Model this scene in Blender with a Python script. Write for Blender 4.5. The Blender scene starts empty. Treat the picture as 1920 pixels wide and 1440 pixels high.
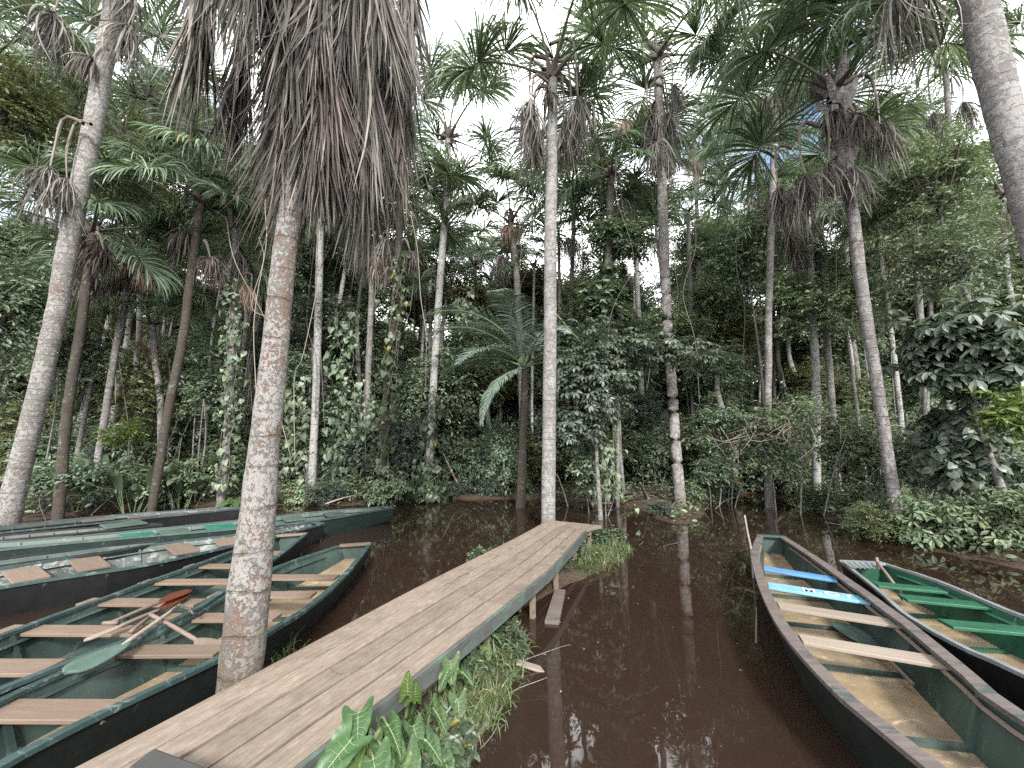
import bpy, math, random
import numpy as np
from mathutils import Vector, Matrix

# ------------------------------------------------------------------ camera
sc = bpy.context.scene
FPX = 721.0; TH = math.radians(9); CT = math.cos(TH); ST = math.sin(TH); CAMH = 1.95
cam_d = bpy.data.cameras.new('camera'); cam = bpy.data.objects.new('camera', cam_d)
sc.collection.objects.link(cam); sc.camera = cam
cam_d.sensor_width = 36; cam_d.lens = 36 * FPX / 1920; cam_d.clip_start = .05; cam_d.clip_end = 2000
cam.location = (0, 0, CAMH); cam.rotation_euler = (math.pi / 2 + TH, 0, 0)

# ------------------------------------------------------------------ world, sun, exposure
SUN_EL, SUN_AZ = math.radians(34), math.radians(170)      # azimuth clockwise from +Y: behind the camera, to the right
w = bpy.data.worlds.new("World"); sc.world = w; w.use_nodes = True
nt = w.node_tree; nt.nodes.clear()
wo = nt.nodes.new('ShaderNodeOutputWorld'); bg = nt.nodes.new('ShaderNodeBackground')
sky = nt.nodes.new('ShaderNodeTexSky'); sky.sky_type = 'NISHITA'; sky.sun_disc = False
sky.sun_elevation = SUN_EL; sky.sun_rotation = SUN_AZ
tc = nt.nodes.new('ShaderNodeTexCoord'); nz = nt.nodes.new('ShaderNodeTexNoise')
nz.inputs['Scale'].default_value = 2.6; nz.inputs['Detail'].default_value = 7; nz.inputs['Roughness'].default_value = .6
nt.links.new(tc.outputs['Generated'], nz.inputs['Vector'])
cr = nt.nodes.new('ShaderNodeValToRGB'); cr.color_ramp.elements[0].position = .33; cr.color_ramp.elements[1].position = .50
nt.links.new(nz.outputs['Fac'], cr.inputs['Fac'])
nz2 = nt.nodes.new('ShaderNodeTexNoise'); nz2.inputs['Scale'].default_value = 5; nz2.inputs['Detail'].default_value = 6
nt.links.new(tc.outputs['Generated'], nz2.inputs['Vector'])
cc = nt.nodes.new('ShaderNodeValToRGB')
cc.color_ramp.elements[0].color = (10.5, 10.8, 11.2, 1); cc.color_ramp.elements[1].color = (14, 14, 14, 1)
cc.color_ramp.elements[0].position = .35; cc.color_ramp.elements[1].position = .6
nt.links.new(nz2.outputs['Fac'], cc.inputs['Fac'])
mx = nt.nodes.new('ShaderNodeMixRGB'); nt.links.new(cr.outputs['Color'], mx.inputs['Fac'])
nt.links.new(sky.outputs['Color'], mx.inputs['Color1']); nt.links.new(cc.outputs['Color'], mx.inputs['Color2'])
nt.links.new(mx.outputs['Color'], bg.inputs['Color']); bg.inputs['Strength'].default_value = .12
nt.links.new(bg.outputs['Background'], wo.inputs['Surface'])

sd = bpy.data.lights.new('sun', 'SUN'); so = bpy.data.objects.new('sun', sd); sc.collection.objects.link(so)
sd.energy = 3.2; sd.angle = math.radians(8); sd.color = (1, .96, .9)
sdir = Vector((math.sin(SUN_AZ) * math.cos(SUN_EL), math.cos(SUN_AZ) * math.cos(SUN_EL), math.sin(SUN_EL)))
so.rotation_euler = sdir.to_track_quat('Z', 'Y').to_euler(); so.location = (0, -5, 30)

sc.view_settings.view_transform = 'Standard'; sc.view_settings.look = 'None'
sc.view_settings.exposure = 1.5; sc.view_settings.gamma = 1
sc.render.engine = 'CYCLES'
cy = sc.cycles; cy.max_bounces = 6; cy.diffuse_bounces = 4; cy.glossy_bounces = 3; cy.transmission_bounces = 3
cy.transparent_max_bounces = 4; cy.use_adaptive_sampling = True; cy.adaptive_threshold = .008; cy.use_denoising = False
cy.caustics_reflective = False; cy.caustics_refractive = False; cy.sample_clamp_indirect = 6

# ------------------------------------------------------------------ helpers
COL = sc.collection
R = np.random.RandomState
def ray(x, y):
    u = (x - 960) / FPX; v = (720 - y) / FPX
    return np.array([u, CT - v * ST, ST + v * CT])
def P(x, y, z=0.0):                       # point of a level plane seen at that place of the photo
    d = ray(x, y); t = (z - CAMH) / d[2]
    return np.array([d[0] * t, d[1] * t, z])
def AT(x, y, Y):                          # point at distance Y ahead
    d = ray(x, y); t = Y / d[1]
    return np.array([d[0] * t, Y, CAMH + d[2] * t])
def nrm(a):
    a = np.asarray(a, float); n = np.linalg.norm(a, axis=-1, keepdims=True); return a / np.maximum(n, 1e-9)

class MB:
    def __init__(s): s.v = []; s.f = {3: [], 4: []}; s.m = {3: [], 4: []}; s.n = 0; s.loose = []
    def add(s, v, f, mi=0):
        v = np.asarray(v, float).reshape(-1, 3); f = np.asarray(f, int)
        s.v.append(v); k = f.shape[1]; s.f[k].append(f + s.n); s.m[k].append(np.full(len(f), mi)); s.n += len(v)
    def addmulti(s, v, fs, mi=0):          # faces of mixed size
        v = np.asarray(v, float).reshape(-1, 3); s.v.append(v)
        for f in fs:
            f = np.asarray([f], int)
            if f.shape[1] in (3, 4): s.f[f.shape[1]].append(f + s.n); s.m[f.shape[1]].append(np.full(1, mi))
            else:
                g = f[0]
                for i in range(1, len(g) - 1):
                    s.f[3].append(np.array([[g[0], g[i], g[i + 1]]]) + s.n); s.m[3].append(np.full(1, mi))
        s.n += len(v)
    def mesh(s, name, mats, smooth=False):
        me = bpy.data.meshes.new(name); V = np.concatenate(s.v)
        me.vertices.add(len(V)); me.vertices.foreach_set('co', V.ravel().astype(np.float32))
        idx = []; tot = []; mi = []
        for k in (3, 4):
            if s.f[k]:
                F = np.concatenate(s.f[k]); idx.append(F.ravel()); tot.append(np.full(len(F), k)); mi.append(np.concatenate(s.m[k]))
        idx = np.concatenate(idx); tot = np.concatenate(tot); mi = np.concatenate(mi)
        me.loops.add(len(idx)); me.loops.foreach_set('vertex_index', idx.astype(np.int32))
        me.polygons.add(len(tot)); st = np.concatenate([[0], np.cumsum(tot)[:-1]])
        me.polygons.foreach_set('loop_start', st.astype(np.int32)); me.polygons.foreach_set('loop_total', tot.astype(np.int32))
        me.polygons.foreach_set('material_index', mi.astype(np.int32))
        me.polygons.foreach_set('use_smooth', np.full(len(tot), smooth))
        for m in (mats if isinstance(mats, (list, tuple)) else [mats]): me.materials.append(m)
        me.update(calc_edges=True); me.validate(); return me
    def build(s, name, mats, parent=None, smooth=False):
        return link(name, s.mesh(name, mats, smooth), parent)

def link(name, me, parent=None, loc=None, rot=None, scale=None):
    o = bpy.data.objects.new(name, me); COL.objects.link(o)
    if parent is not None: o.parent = parent
    if loc is not None: o.location = [float(q) for q in loc]
    if rot is not None: o.rotation_euler = rot
    if scale is not None: o.scale = (scale,) * 3 if np.isscalar(scale) else scale
    return o
def tag(o, label=None, cat=None, group=None, kind=None):
    if label: o['label'] = label
    if cat: o['category'] = cat
    if group: o['group'] = group
    if kind: o['kind'] = kind
    return o
def empty(name, loc=(0, 0, 0), rz=0, scale=1):
    o = link(name, None, None, loc, (0, 0, rz), scale); o.empty_display_size = .2; return o
def copy_tree(o, parent=None):
    c = o.copy(); COL.objects.link(c); c.parent = parent
    for ch in list(o.children): copy_tree(ch, c)
    return c

def tube(mb, pts, rad, sides=8, mi=0, cap=True, wob=0, rs=None, flat=1.0):
    pts = np.asarray(pts, float); n = len(pts); rad = np.broadcast_to(np.asarray(rad, float), (n,))
    T = nrm(np.gradient(pts, axis=0)); ref = np.array([0, 1, 0]) if abs(T[0][2]) > .7 else np.array([0, 0, 1])
    A = nrm(np.cross(T, ref)); B = np.cross(T, A)
    a = np.linspace(0, 2 * math.pi, sides, endpoint=False)
    r = rad[:, None] * np.ones((1, sides))
    if wob and rs is not None: r = r * (1 + wob * rs.randn(n, sides))
    v = pts[:, None] + r[..., None] * (np.cos(a)[None, :, None] * A[:, None] * flat + np.sin(a)[None, :, None] * B[:, None])
    i = np.arange(n - 1)[:, None] * sides; j = np.arange(sides)[None]; k = (j + 1) % sides
    f = np.stack([i + j, i + k, i + sides + k, i + sides + j], -1).reshape(-1, 4)
    if cap:
        v = np.concatenate([v.reshape(-1, 3), pts[:1], pts[-1:]]); m = n * sides
        mb.add(v, f, mi)
        base = mb.n - len(v); jj = np.arange(sides); kk = (jj + 1) % sides
        mb.f[3].append(np.stack([np.full(sides, m), kk, jj], -1) + base); mb.m[3].append(np.full(sides, mi))
        mb.f[3].append(np.stack([np.full(sides, m + 1), (n - 1) * sides + jj, (n - 1) * sides + kk], -1) + base); mb.m[3].append(np.full(sides, mi))
    else: mb.add(v, f, mi)

def spline(pts, n):                        # Catmull-Rom, resampled by length
    p = np.asarray(pts, float)
    if len(p) == 2: return p[0] + (p[1] - p[0]) * np.linspace(0, 1, n)[:, None]
    q = np.vstack([2 * p[0] - p[1], p, 2 * p[-1] - p[-2]]); out = []
    for i in range(len(p) - 1):
        a, b, c_, d = q[i:i + 4]
        for t in np.linspace(0, 1, 12, endpoint=False):
            out.append(.5 * ((2 * b) + (-a + c_) * t + (2 * a - 5 * b + 4 * c_ - d) * t * t + (-a + 3 * b - 3 * c_ + d) * t ** 3))
    out.append(p[-1]); out = np.array(out)
    L = np.concatenate([[0], np.cumsum(np.linalg.norm(np.diff(out, axis=0), axis=1))])
    s = np.linspace(0, L[-1], n)
    return np.stack([np.interp(s, L, out[:, k]) for k in range(out.shape[1])], -1)

def box(mb, c, s, rot=None, mi=0, taper=None):      # centre, size, optional 3x3 of axes (rows)
    v = np.array([[x, y, z] for x in (-.5, .5) for y in (-.5, .5) for z in (-.5, .5)]) * np.asarray(s, float)
    if rot is not None: v = v @ np.asarray(rot)
    v = v + np.asarray(c, float)
    mb.add(v, [[0, 1, 3, 2], [4, 6, 7, 5], [0, 4, 5, 1], [2, 3, 7, 6], [0, 2, 6, 4], [1, 5, 7, 3]], mi)
def bar(mb, a, b, wid, thk, mi=0, up=(0, 0, 1)):     # squared bar from a to b
    a = np.asarray(a, float); b = np.asarray(b, float); x = nrm(b - a); y = nrm(np.cross(np.asarray(up, float), x)); z = np.cross(x, y)
    box(mb, (a + b) / 2, (np.linalg.norm(b - a), wid, thk), np.array([x, y, z]), mi)
def bevel(o, wd=.004, seg=1):
    m = o.modifiers.new('bevel', 'BEVEL'); m.width = wd; m.segments = seg; m.limit_method = 'ANGLE'; return o

# ------------------------------------------------------------------ materials
class NT:
    def __init__(s, name):
        s.m = bpy.data.materials.new(name); s.m.use_nodes = True; s.t = s.m.node_tree; s.t.nodes.clear()
        s.out = s.t.nodes.new('ShaderNodeOutputMaterial'); s.b = s.t.nodes.new('ShaderNodeBsdfPrincipled')
        s.t.links.new(s.b.outputs[0], s.out.inputs['Surface']); s.co = s.t.nodes.new('ShaderNodeTexCoord').outputs['Object']
    def n(s, typ, **kw):
        nd = s.t.nodes.new(typ)
        for k, v in kw.items(): setattr(nd, k, v)
        return nd
    def l(s, a, b): s.t.links.new(a, b)
    def mapping(s, scale, src=None):
        m = s.n('ShaderNodeMapping'); m.inputs['Scale'].default_value = scale; s.l(src or s.co, m.inputs['Vector']); return m.outputs[0]
    def noise(s, scale, detail=4, rough=.55, vec=None, dist=0):
        q = s.n('ShaderNodeTexNoise'); q.inputs['Scale'].default_value = scale; q.inputs['Detail'].default_value = detail
        q.inputs['Roughness'].default_value = rough; q.inputs['Distortion'].default_value = dist; s.l(vec or s.co, q.inputs['Vector']); return q.outputs['Fac']
    def ramp(s, fac, stops):
        r = s.n('ShaderNodeValToRGB'); e = r.color_ramp.elements
        while len(e) < len(stops): e.new(.5)
        for k, (p, c) in enumerate(stops):
            e[k].position = p; e[k].color = (c, c, c, 1) if np.isscalar(c) else (*c, 1)
        s.l(fac, r.inputs['Fac']); return r.outputs['Color']
    def mix(s, fac, a, b, mode='MIX'):
        m = s.n('ShaderNodeMixRGB', blend_type=mode)
        for inp, v in (('Fac', fac), ('Color1', a), ('Color2', b)):
            if hasattr(v, 'node'): s.l(v, m.inputs[inp])
            elif inp == 'Fac': m.inputs[inp].default_value = v
            else: m.inputs[inp].default_value = (*v, 1)
        return m.outputs[0]
    def math(s, op, a, b=0.0, c=None):
        m = s.n('ShaderNodeMath', operation=op)
        for i, v in enumerate((a, b) if c is None else (a, b, c)):
            if hasattr(v, 'node'): s.l(v, m.inputs[i])
            else: m.inputs[i].default_value = v
        return m.outputs[0]
    def bump(s, h, st=.3, d=.01):
        b = s.n('ShaderNodeBump'); b.inputs['Strength'].default_value = st; b.inputs['Distance'].default_value = d
        s.l(h, b.inputs['Height']); s.l(b.outputs[0], s.b.inputs['Normal'])
    def col(s, c, rough=.6):
        if hasattr(c, 'node'): s.l(c, s.b.inputs['Base Color'])
        else: s.b.inputs['Base Color'].default_value = (*c, 1)
        if hasattr(rough, 'node'): s.l(rough, s.b.inputs['Roughness'])
        else: s.b.inputs['Roughness'].default_value = rough
        return s
    def spec(s, v): s.b.inputs['Specular IOR Level'].default_value = v; return s

def leaf_mat(name, c1, c2, c3, trans=.3, rough=.42, spec=.5, low=.6, yellow=None):
    n = NT(name); g = n.n('ShaderNodeNewGeometry'); oi = n.n('ShaderNodeObjectInfo')
    c = n.ramp(g.outputs['Random Per Island'], [(0, c1), (.5, c2), (1, c3)])
    if yellow: c = n.mix(n.math('GREATER_THAN', g.outputs['Random Per Island'], yellow[0]), c, yellow[1])
    hv = n.n('ShaderNodeHueSaturation'); n.l(c, hv.inputs['Color'])
    n.l(n.math('MULTIPLY_ADD', oi.outputs['Random'], .035, .4825), hv.inputs['Hue'])
    n.l(n.math('MULTIPLY_ADD', n.noise(low, 2), .9, .55), hv.inputs['Value'])
    c = hv.outputs[0]
    n.col(c, rough + .05).spec(spec * .75)
    tr = n.n('ShaderNodeBsdfTranslucent'); n.l(n.mix(.5, c, (.12, .16, .03), 'MIX'), tr.inputs['Color'])
    ms = n.n('ShaderNodeMixShader'); ms.inputs[0].default_value = trans
    n.l(n.b.outputs[0], ms.inputs[1]); n.l(tr.outputs[0], ms.inputs[2]); n.l(ms.outputs[0], n.out.inputs['Surface'])
    return n.m

M = {}
M['leaf_dark'] = leaf_mat('leaf_dark', (0.083, 0.117, 0.077), (0.132, 0.176, 0.114), (0.216, 0.270, 0.183))
M['leaf_mid'] = leaf_mat('leaf_mid', (0.077, 0.109, 0.064), (0.124, 0.166, 0.094), (0.199, 0.249, 0.147))
M['leaf_olive'] = leaf_mat('leaf_olive', (0.065, 0.078, 0.037), (0.105, 0.121, 0.058), (0.160, 0.174, 0.087))
M['leaf_blue'] = leaf_mat('leaf_blue', (0.053, 0.073, 0.057), (0.082, 0.105, 0.085), (0.139, 0.166, 0.136), rough=.34)
M['leaf_yellow'] = leaf_mat('leaf_yellow', (.08, .12, .03), (.13, .18, .045), (.18, .23, .07), trans=.4)
M['leaf_vine'] = leaf_mat('leaf_vine', (0.041, 0.063, 0.037), (0.064, 0.089, 0.053), (0.100, 0.130, 0.078), rough=.33, yellow=(.96, (.22, .2, .05)))
M['palm_green'] = leaf_mat('palm_green', (0.068, 0.106, 0.066), (0.102, 0.149, 0.092), (0.187, 0.238, 0.155), rough=.36, trans=.28, yellow=(.975, (.2, .15, .08)))
M['palm_yellow'] = leaf_mat('palm_yellow', (0.076, 0.100, 0.039), (0.119, 0.142, 0.063), (0.172, 0.181, 0.087), rough=.4, trans=.35)
M['pinnate'] = leaf_mat('pinnate', (0.090, 0.129, 0.112), (0.124, 0.171, 0.144), (0.189, 0.240, 0.201), rough=.32, trans=.2)
M['grass'] = leaf_mat('grass', (0.051, 0.076, 0.030), (0.085, 0.115, 0.047), (0.128, 0.153, 0.068), rough=.4, trans=.3, yellow=(.93, (.25, .2, .12)))
M['ear'] = leaf_mat('ear', (0.029, 0.061, 0.020), (0.037, 0.075, 0.025), (0.047, 0.087, 0.031), rough=.38, trans=.3, low=3)
M['ear_bright'] = leaf_mat('ear_bright', (0.051, 0.093, 0.020), (0.060, 0.106, 0.024), (0.072, 0.119, 0.029), rough=.36, trans=.4, low=3)
M['dead'] = leaf_mat('dead', (.036, .033, .031), (.08, .073, .068), (.24, .218, .195), trans=.08, rough=.62, spec=.3)
M['dead_dark'] = leaf_mat('dead_dark', (.035, .029, .027), (.07, .057, .052), (.15, .125, .112), trans=.06, rough=.65, spec=.3)
M['dead_tan'] = leaf_mat('dead_tan', (.13, .09, .065), (.2, .145, .11), (.32, .25, .2), trans=.15, rough=.6, spec=.3)
M['litter'] = leaf_mat('litter', (.05, .032, .02), (.1, .065, .042), (.19, .13, .09), trans=.05, rough=.7, spec=.2)

def bark(name, grey, white, red, wa=.5, ra=.5, ring=.17, ringd=.6, moss=0.0, speck=.5, foot=0.0, sc_=1.0):
    n = NT(name); c = n.mix(n.noise(7 * sc_, 8, .7), tuple(q * .62 for q in grey), tuple(min(1, q * 1.3) for q in grey))
    rr = n.ramp(n.noise(3.4 * sc_, 9, .74, n.mapping((1, 1, .7)), .7), [(.60 - ra * .22, 0), (.66 - ra * .22, 1)])
    c = n.mix(n.math('MULTIPLY', rr, .85), c, n.mix(n.noise(24, 5, .7), tuple(q * .55 for q in red), tuple(q * 1.5 for q in red)))
    wn = n.math('ADD', n.math('MULTIPLY', n.noise(13 * sc_, 9, .72, n.mapping((1, 1, .8)), .5), .7), n.math('MULTIPLY', n.noise(2.2, 4), .3))
    ww = n.ramp(wn, [(.61 - wa * .22, 0), (.635 - wa * .22, 1)])
    c = n.mix(n.math('MULTIPLY', ww, .9), c, n.mix(n.noise(40, 4, .6), tuple(q * .72 for q in white), white))
    sk = n.ramp(n.noise(38 * sc_, 5, .72, n.mapping((1, 1, 1.8)), .6), [(.36, 1), (.43, 0)])
    c = n.mix(n.math('MULTIPLY', sk, speck), c, (.035, .028, .024))
    sep = n.n('ShaderNodeSeparateXYZ'); n.l(n.co, sep.inputs[0])
    if moss:
        mm = n.ramp(n.noise(4.5, 6, .65), [(.62 - moss * .2, 0), (.70 - moss * .2, 1)]); c = n.mix(n.math('MULTIPLY', mm, .75), c, (.07, .06, .028))
    if foot:
        zf = n.math('ADD', sep.outputs['Z'], n.math('MULTIPLY_ADD', n.noise(8, 7, .75), 1.1, -.55))
        c = n.mix(n.math('MULTIPLY', n.ramp(n.math('DIVIDE', zf, foot), [(.25, 1), (.8, 0)]), .8), c, n.mix(n.noise(9, 6, .7), (.05, .042, .028), (.13, .105, .08)))
    zz = n.math('ADD', n.math('ADD', sep.outputs['Z'], n.math('MULTIPLY', n.noise(.9, 2), .5)), n.math('MULTIPLY', n.noise(7, 4), .05))
    fr = n.math('FRACT', n.math('DIVIDE', zz, ring))
    rl = n.ramp(fr, [(0, 0), (.02, 1), (.07, 1), (.11, 0)])
    rl = n.math('MULTIPLY', rl, n.ramp(n.noise(6, 5, .7), [(.40, 0), (.58, 1)]))
    c = n.mix(n.math('MULTIPLY', rl, ringd), c, (.05, .038, .032))
    n.col(c, .85).spec(.2)
    h = n.math('ADD', n.math('ADD', n.math('MULTIPLY', n.noise(26, 7, .75), .8), n.math('MULTIPLY', ww, .25)), n.math('MULTIPLY', rl, -.6))
    n.bump(h, .9, .02); return n.m
M['bark_big'] = bark('bark_big', (.125, .117, .112), (.235, .225, .217), (.115, .072, .052), .64, .58, .27, .45, .15, .7, foot=1.0, sc_=2.6)
M['bark_left'] = bark('bark_left', (.13, .122, .115), (.245, .235, .225), (.1, .066, .052), .6, .25, .13, .5, 0, .7, foot=1.2, sc_=1.3)
M['bark_pale'] = bark('bark_pale', (0.144, 0.137, 0.135), (0.243, 0.236, 0.232), (0.106, 0.084, 0.076), .6, .2, .15, .35, 0, .8, foot=.8)
M['bark_white'] = bark('bark_white', (0.122, 0.122, 0.118), (0.304, 0.304, 0.296), (0.076, 0.065, 0.053), .75, .15, .4, .3, .1, 1.0)
M['bark_red'] = bark('bark_red', (.15, .14, .134), (.28, .27, .262), (.125, .092, .08), .55, .35, .16, .12, .1, .5, foot=.6)
M['bark_ring'] = bark('bark_ring', (.13, .12, .12), (.23, .222, .22), (.095, .075, .07), .5, .35, .19, .85, 0, .6)
M['bark_far'] = bark('bark_far', (.13, .122, .118), (.24, .232, .225), (.09, .068, .06), .5, .25, .2, .35, .15, .7)
M['bark_dark'] = bark('bark_dark', (.045, .039, .034), (.12, .12, .11), (.04, .028, .022), .3, .4, .22, .5, .3, .6)
M['branch'] = NT('branch').col((.09, .077, .068), .8).m
M['twig_pale'] = NT('twig_pale').col((.19, .165, .13), .8).m
M['boot'] = NT('boot').col((.085, .066, .06), .75).m
def simple(name, c, rough=.6, var=.3, scale=8, bumpd=.003, spec=.4):
    n = NT(name); n.col(n.mix(n.noise(scale, 6, .6), tuple(q * (1 - var) for q in c), tuple(min(1, q * (1 + var)) for q in c)), rough).spec(spec)
    n.bump(n.noise(scale * 5, 5), .4, bumpd); return n.m
M['petiole'] = simple('petiole', (.12, .16, .085), .45, .35, 3)
M['petiole_dry'] = simple('petiole_dry', (0.119, 0.098, 0.081), .6, .3, 5)
def wood(name, c1, c2, dark, rough=.75, axis=(1.2, 14, 14), wear=.35, green=None, knots=0, spec=.25, scuff=None):
    n = NT(name); v = n.mapping(axis); oi = n.n('ShaderNodeObjectInfo')
    va = n.n('ShaderNodeVectorMath', operation='ADD'); n.l(v, va.inputs[0]); cb = n.n('ShaderNodeCombineXYZ')
    n.l(n.math('MULTIPLY', oi.outputs['Random'], 37), cb.inputs[0]); n.l(n.math('MULTIPLY', oi.outputs['Random'], 11), cb.inputs[1]); n.l(cb.outputs[0], va.inputs[1])
    v = va.outputs[0]
    g = n.noise(2.5, 8, .68, v, .5); c = n.mix(n.ramp(g, [(.3, 0), (.7, 1)]), c1, c2)
    gr = n.ramp(n.noise(7, 6, .7, v), [(.36, 1), (.47, 0)]); c = n.mix(n.math('MULTIPLY', gr, .35), c, dark)
    st = n.ramp(n.noise(3.2, 8, .7), [(.46, 0), (.66, 1)]); c = n.mix(n.math('MULTIPLY', st, wear), c, dark)
    sp = n.ramp(n.noise(45, 5, .75), [(.3, 1), (.36, 0)]); c = n.mix(n.math('MULTIPLY', sp, .5), c, dark)
    if scuff: c = n.mix(n.math('MULTIPLY', n.ramp(n.noise(16, 9, .8, n.mapping((.5, 2.2, 2.2)), .2), [(.50, 0), (.66, 1)]), .5), c, scuff)
    if green: c = n.mix(n.ramp(n.noise(3.2, 7, .7, n.mapping((.6, 2.5, 2.5))), [(green[0], 0), (green[0] + .06, 1)]), c, green[1])
    hv = n.n('ShaderNodeHueSaturation'); n.l(c, hv.inputs['Color']); n.l(n.math('MULTIPLY_ADD', oi.outputs['Random'], .22, .89), hv.inputs['Value'])
    n.col(hv.outputs[0], rough).spec(spec); n.bump(g, .5, .004); return n.m
M['deck'] = wood('deck', (0.118, 0.092, 0.073), (0.182, 0.147, 0.117), (0.059, 0.044, 0.036), .8, wear=.4, scuff=(.27, .235, .2))
M['deck_beam'] = wood('deck_beam', (.11, .085, .062), (.17, .135, .105), (.05, .04, .03), .85, green=(.6, (.05, .07, .035)))
M['deck_edge'] = wood('deck_edge', (0.043, 0.049, 0.046), (0.072, 0.077, 0.072), (0.023, 0.025, 0.024), .6, (.6, 8, 8), green=(.55, (.06, .095, .08)))
M['seat_wood'] = wood('seat_wood', (0.104, 0.074, 0.055), (0.144, 0.110, 0.084), (0.103, 0.067, 0.049), .7, (1, 16, 16))
M['seat_pale'] = wood('seat_pale', (0.164, 0.133, 0.109), (0.225, 0.197, 0.164), (0.189, 0.146, 0.113), .75, (1, 16, 16))
M['grey_wood'] = wood('grey_wood', (0.072, 0.059, 0.055), (0.119, 0.101, 0.094), (0.041, 0.033, 0.031), .75, (1, 10, 10), green=(.57, (.035, .052, .048)))
M['block'] = simple('block', (0.038, 0.038, 0.037), .6, .2, 6)
M['shaft'] = wood('shaft', (0.108, 0.077, 0.065), (0.158, 0.122, 0.101), (0.090, 0.063, 0.050), .6, (2, 20, 20))
def paint(name, c, worn, amt=.5, rough=.42, c2=None, spec=.5, tan=None):
    n = NT(name); a = n.mix(n.noise(1.8, 6, .65), tuple(q * .45 for q in c), tuple(q * 1.6 for q in c))
    if c2: a = n.mix(n.ramp(n.noise(1.3, 5, .6), [(.42, 0), (.62, 1)]), a, c2)
    wv = n.ramp(n.noise(5, 9, .74, n.mapping((.7, 1.6, 1.6)), .8), [(.70 - amt * .25, 0), (.78 - amt * .25, 1)])
    a = n.mix(n.math('MULTIPLY', wv, .9), a, worn)
    if tan:
        a = n.mix(n.ramp(n.noise(tan[0], 6, .6, n.mapping((.5, 1, 1))), [(tan[1], 0), (tan[1] + .12, 1)]), a, tan[2])
    sc2 = n.ramp(n.noise(18, 3, .5, n.mapping((.25, 3, 3)), 1.5), [(.66, 0), (.69, 1)]); a = n.mix(n.math('MULTIPLY', sc2, .4), a, worn)
    n.col(a, n.math('MULTIPLY_ADD', n.noise(7, 4), .35, rough - .12)).spec(spec); n.bump(n.noise(14, 6), .35, .004); return n.m
M['green_in'] = paint('green_in', (0.017, 0.031, 0.027), (0.072, 0.090, 0.083), .5, .4, (.036, .058, .05))
M['green_cap'] = paint('green_cap', (0.020, 0.039, 0.038), (0.107, 0.131, 0.126), .62, .45)
M['green_light'] = paint('green_light', (0.034, 0.054, 0.045), (0.108, 0.129, 0.115), .5, .45)
M['silver_in'] = paint('silver_in', (0.043, 0.054, 0.049), (0.194, 0.202, 0.194), .75, .5)
M['hull_dark'] = paint('hull_dark', (.007, .010, .009), (.02, .025, .023), .3, .4)
M['hull_green'] = paint('hull_green', (0.010, 0.020, 0.017), (0.042, 0.063, 0.056), .4, .45)
M['hull_black'] = paint('hull_black', (.008, .009, .009), (.02, .02, .02), .2, .35)
M['floor_tan'] = paint('floor_tan', (0.220, 0.165, 0.103), (0.330, 0.263, 0.175), .6, .5, (.12, .094, .066), spec=.35, tan=(1.3, .64, (.055, .058, .046)))
M['floor_green'] = paint('floor_green', (0.032, 0.050, 0.042), (0.117, 0.117, 0.099), .4, .45, tan=(1.6, .48, (.17, .135, .092)))
M['bright_green'] = paint('bright_green', (.012, .055, .032), (.06, .1, .075), .45, .35)
M['bright_green_seat'] = paint('bright_green_seat', (.014, .068, .038), (.07, .115, .09), .4, .3)
M['aqua_seat'] = paint('aqua_seat', (0.013, 0.101, 0.076), (0.038, 0.126, 0.101), .2, .4)
M['dull_green_seat'] = paint('dull_green_seat', (0.043, 0.065, 0.055), (0.086, 0.101, 0.090), .3, .5)
M['blue'] = paint('blue', (.06, .16, .3), (.13, .23, .34), .4, .4)
M['light_blue'] = paint('light_blue', (0.117, 0.261, 0.333), (0.216, 0.297, 0.324), .45, .4)
M['white_paint'] = paint('white_paint', (0.321, 0.345, 0.359), (0.214, 0.260, 0.284), .3, .5)
M['alu'] = paint('alu', (0.127, 0.137, 0.142), (0.193, 0.197, 0.203), .4, .4)
M['zinc'] = paint('zinc', (.13, .138, .143), (.2, .205, .21), .4, .5)
M['paddle_green'] = paint('paddle_green', (0.043, 0.072, 0.058), (0.101, 0.122, 0.108), .45, .45)
M['paddle_red'] = paint('paddle_red', (0.088, 0.025, 0.013), (0.110, 0.049, 0.034), .3, .3)
M['chain'] = simple('chain', (.1, .09, .085), .5, .4, 20); M['chain'].node_tree.nodes['Principled BSDF'].inputs['Metallic'].default_value = .6
M['leaf_float'] = simple('leaf_float', (0.198, 0.162, 0.117), .6, .4, 10)
M['leaf_orange'] = simple('leaf_orange', (0.198, 0.072, 0.032), .5, .3, 10)

def mk_mud():
    n = NT('mud'); geo = n.n('ShaderNodeNewGeometry'); n.co = geo.outputs['Position']
    c = n.mix(n.ramp(n.noise(1.1, 7, .65), [(.35, 0), (.65, 1)]), (.035, .023, .016), (.08, .054, .037))
    c = n.mix(n.ramp(n.noise(2.3, 6), [(.55, 0), (.68, 1)]), c, (.035, .045, .018))
    c = n.mix(n.ramp(n.noise(30, 6, .7), [(.4, 0), (.6, 1)]), c, (.03, .02, .014))
    sep = n.n('ShaderNodeSeparateXYZ'); n.l(geo.outputs['Position'], sep.inputs[0])
    wet = n.ramp(n.math('MULTIPLY_ADD', sep.outputs['Z'], 8, .0), [(.0, 1), (.5, 0)])
    c = n.mix(n.math('MULTIPLY', wet, .6), c, (.055, .03, .016))
    n.col(c, n.math('MULTIPLY_ADD', wet, -.4, .85)); n.bump(n.noise(14, 8, .7), 1, .05); return n.m
M['mud'] = mk_mud()
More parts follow.
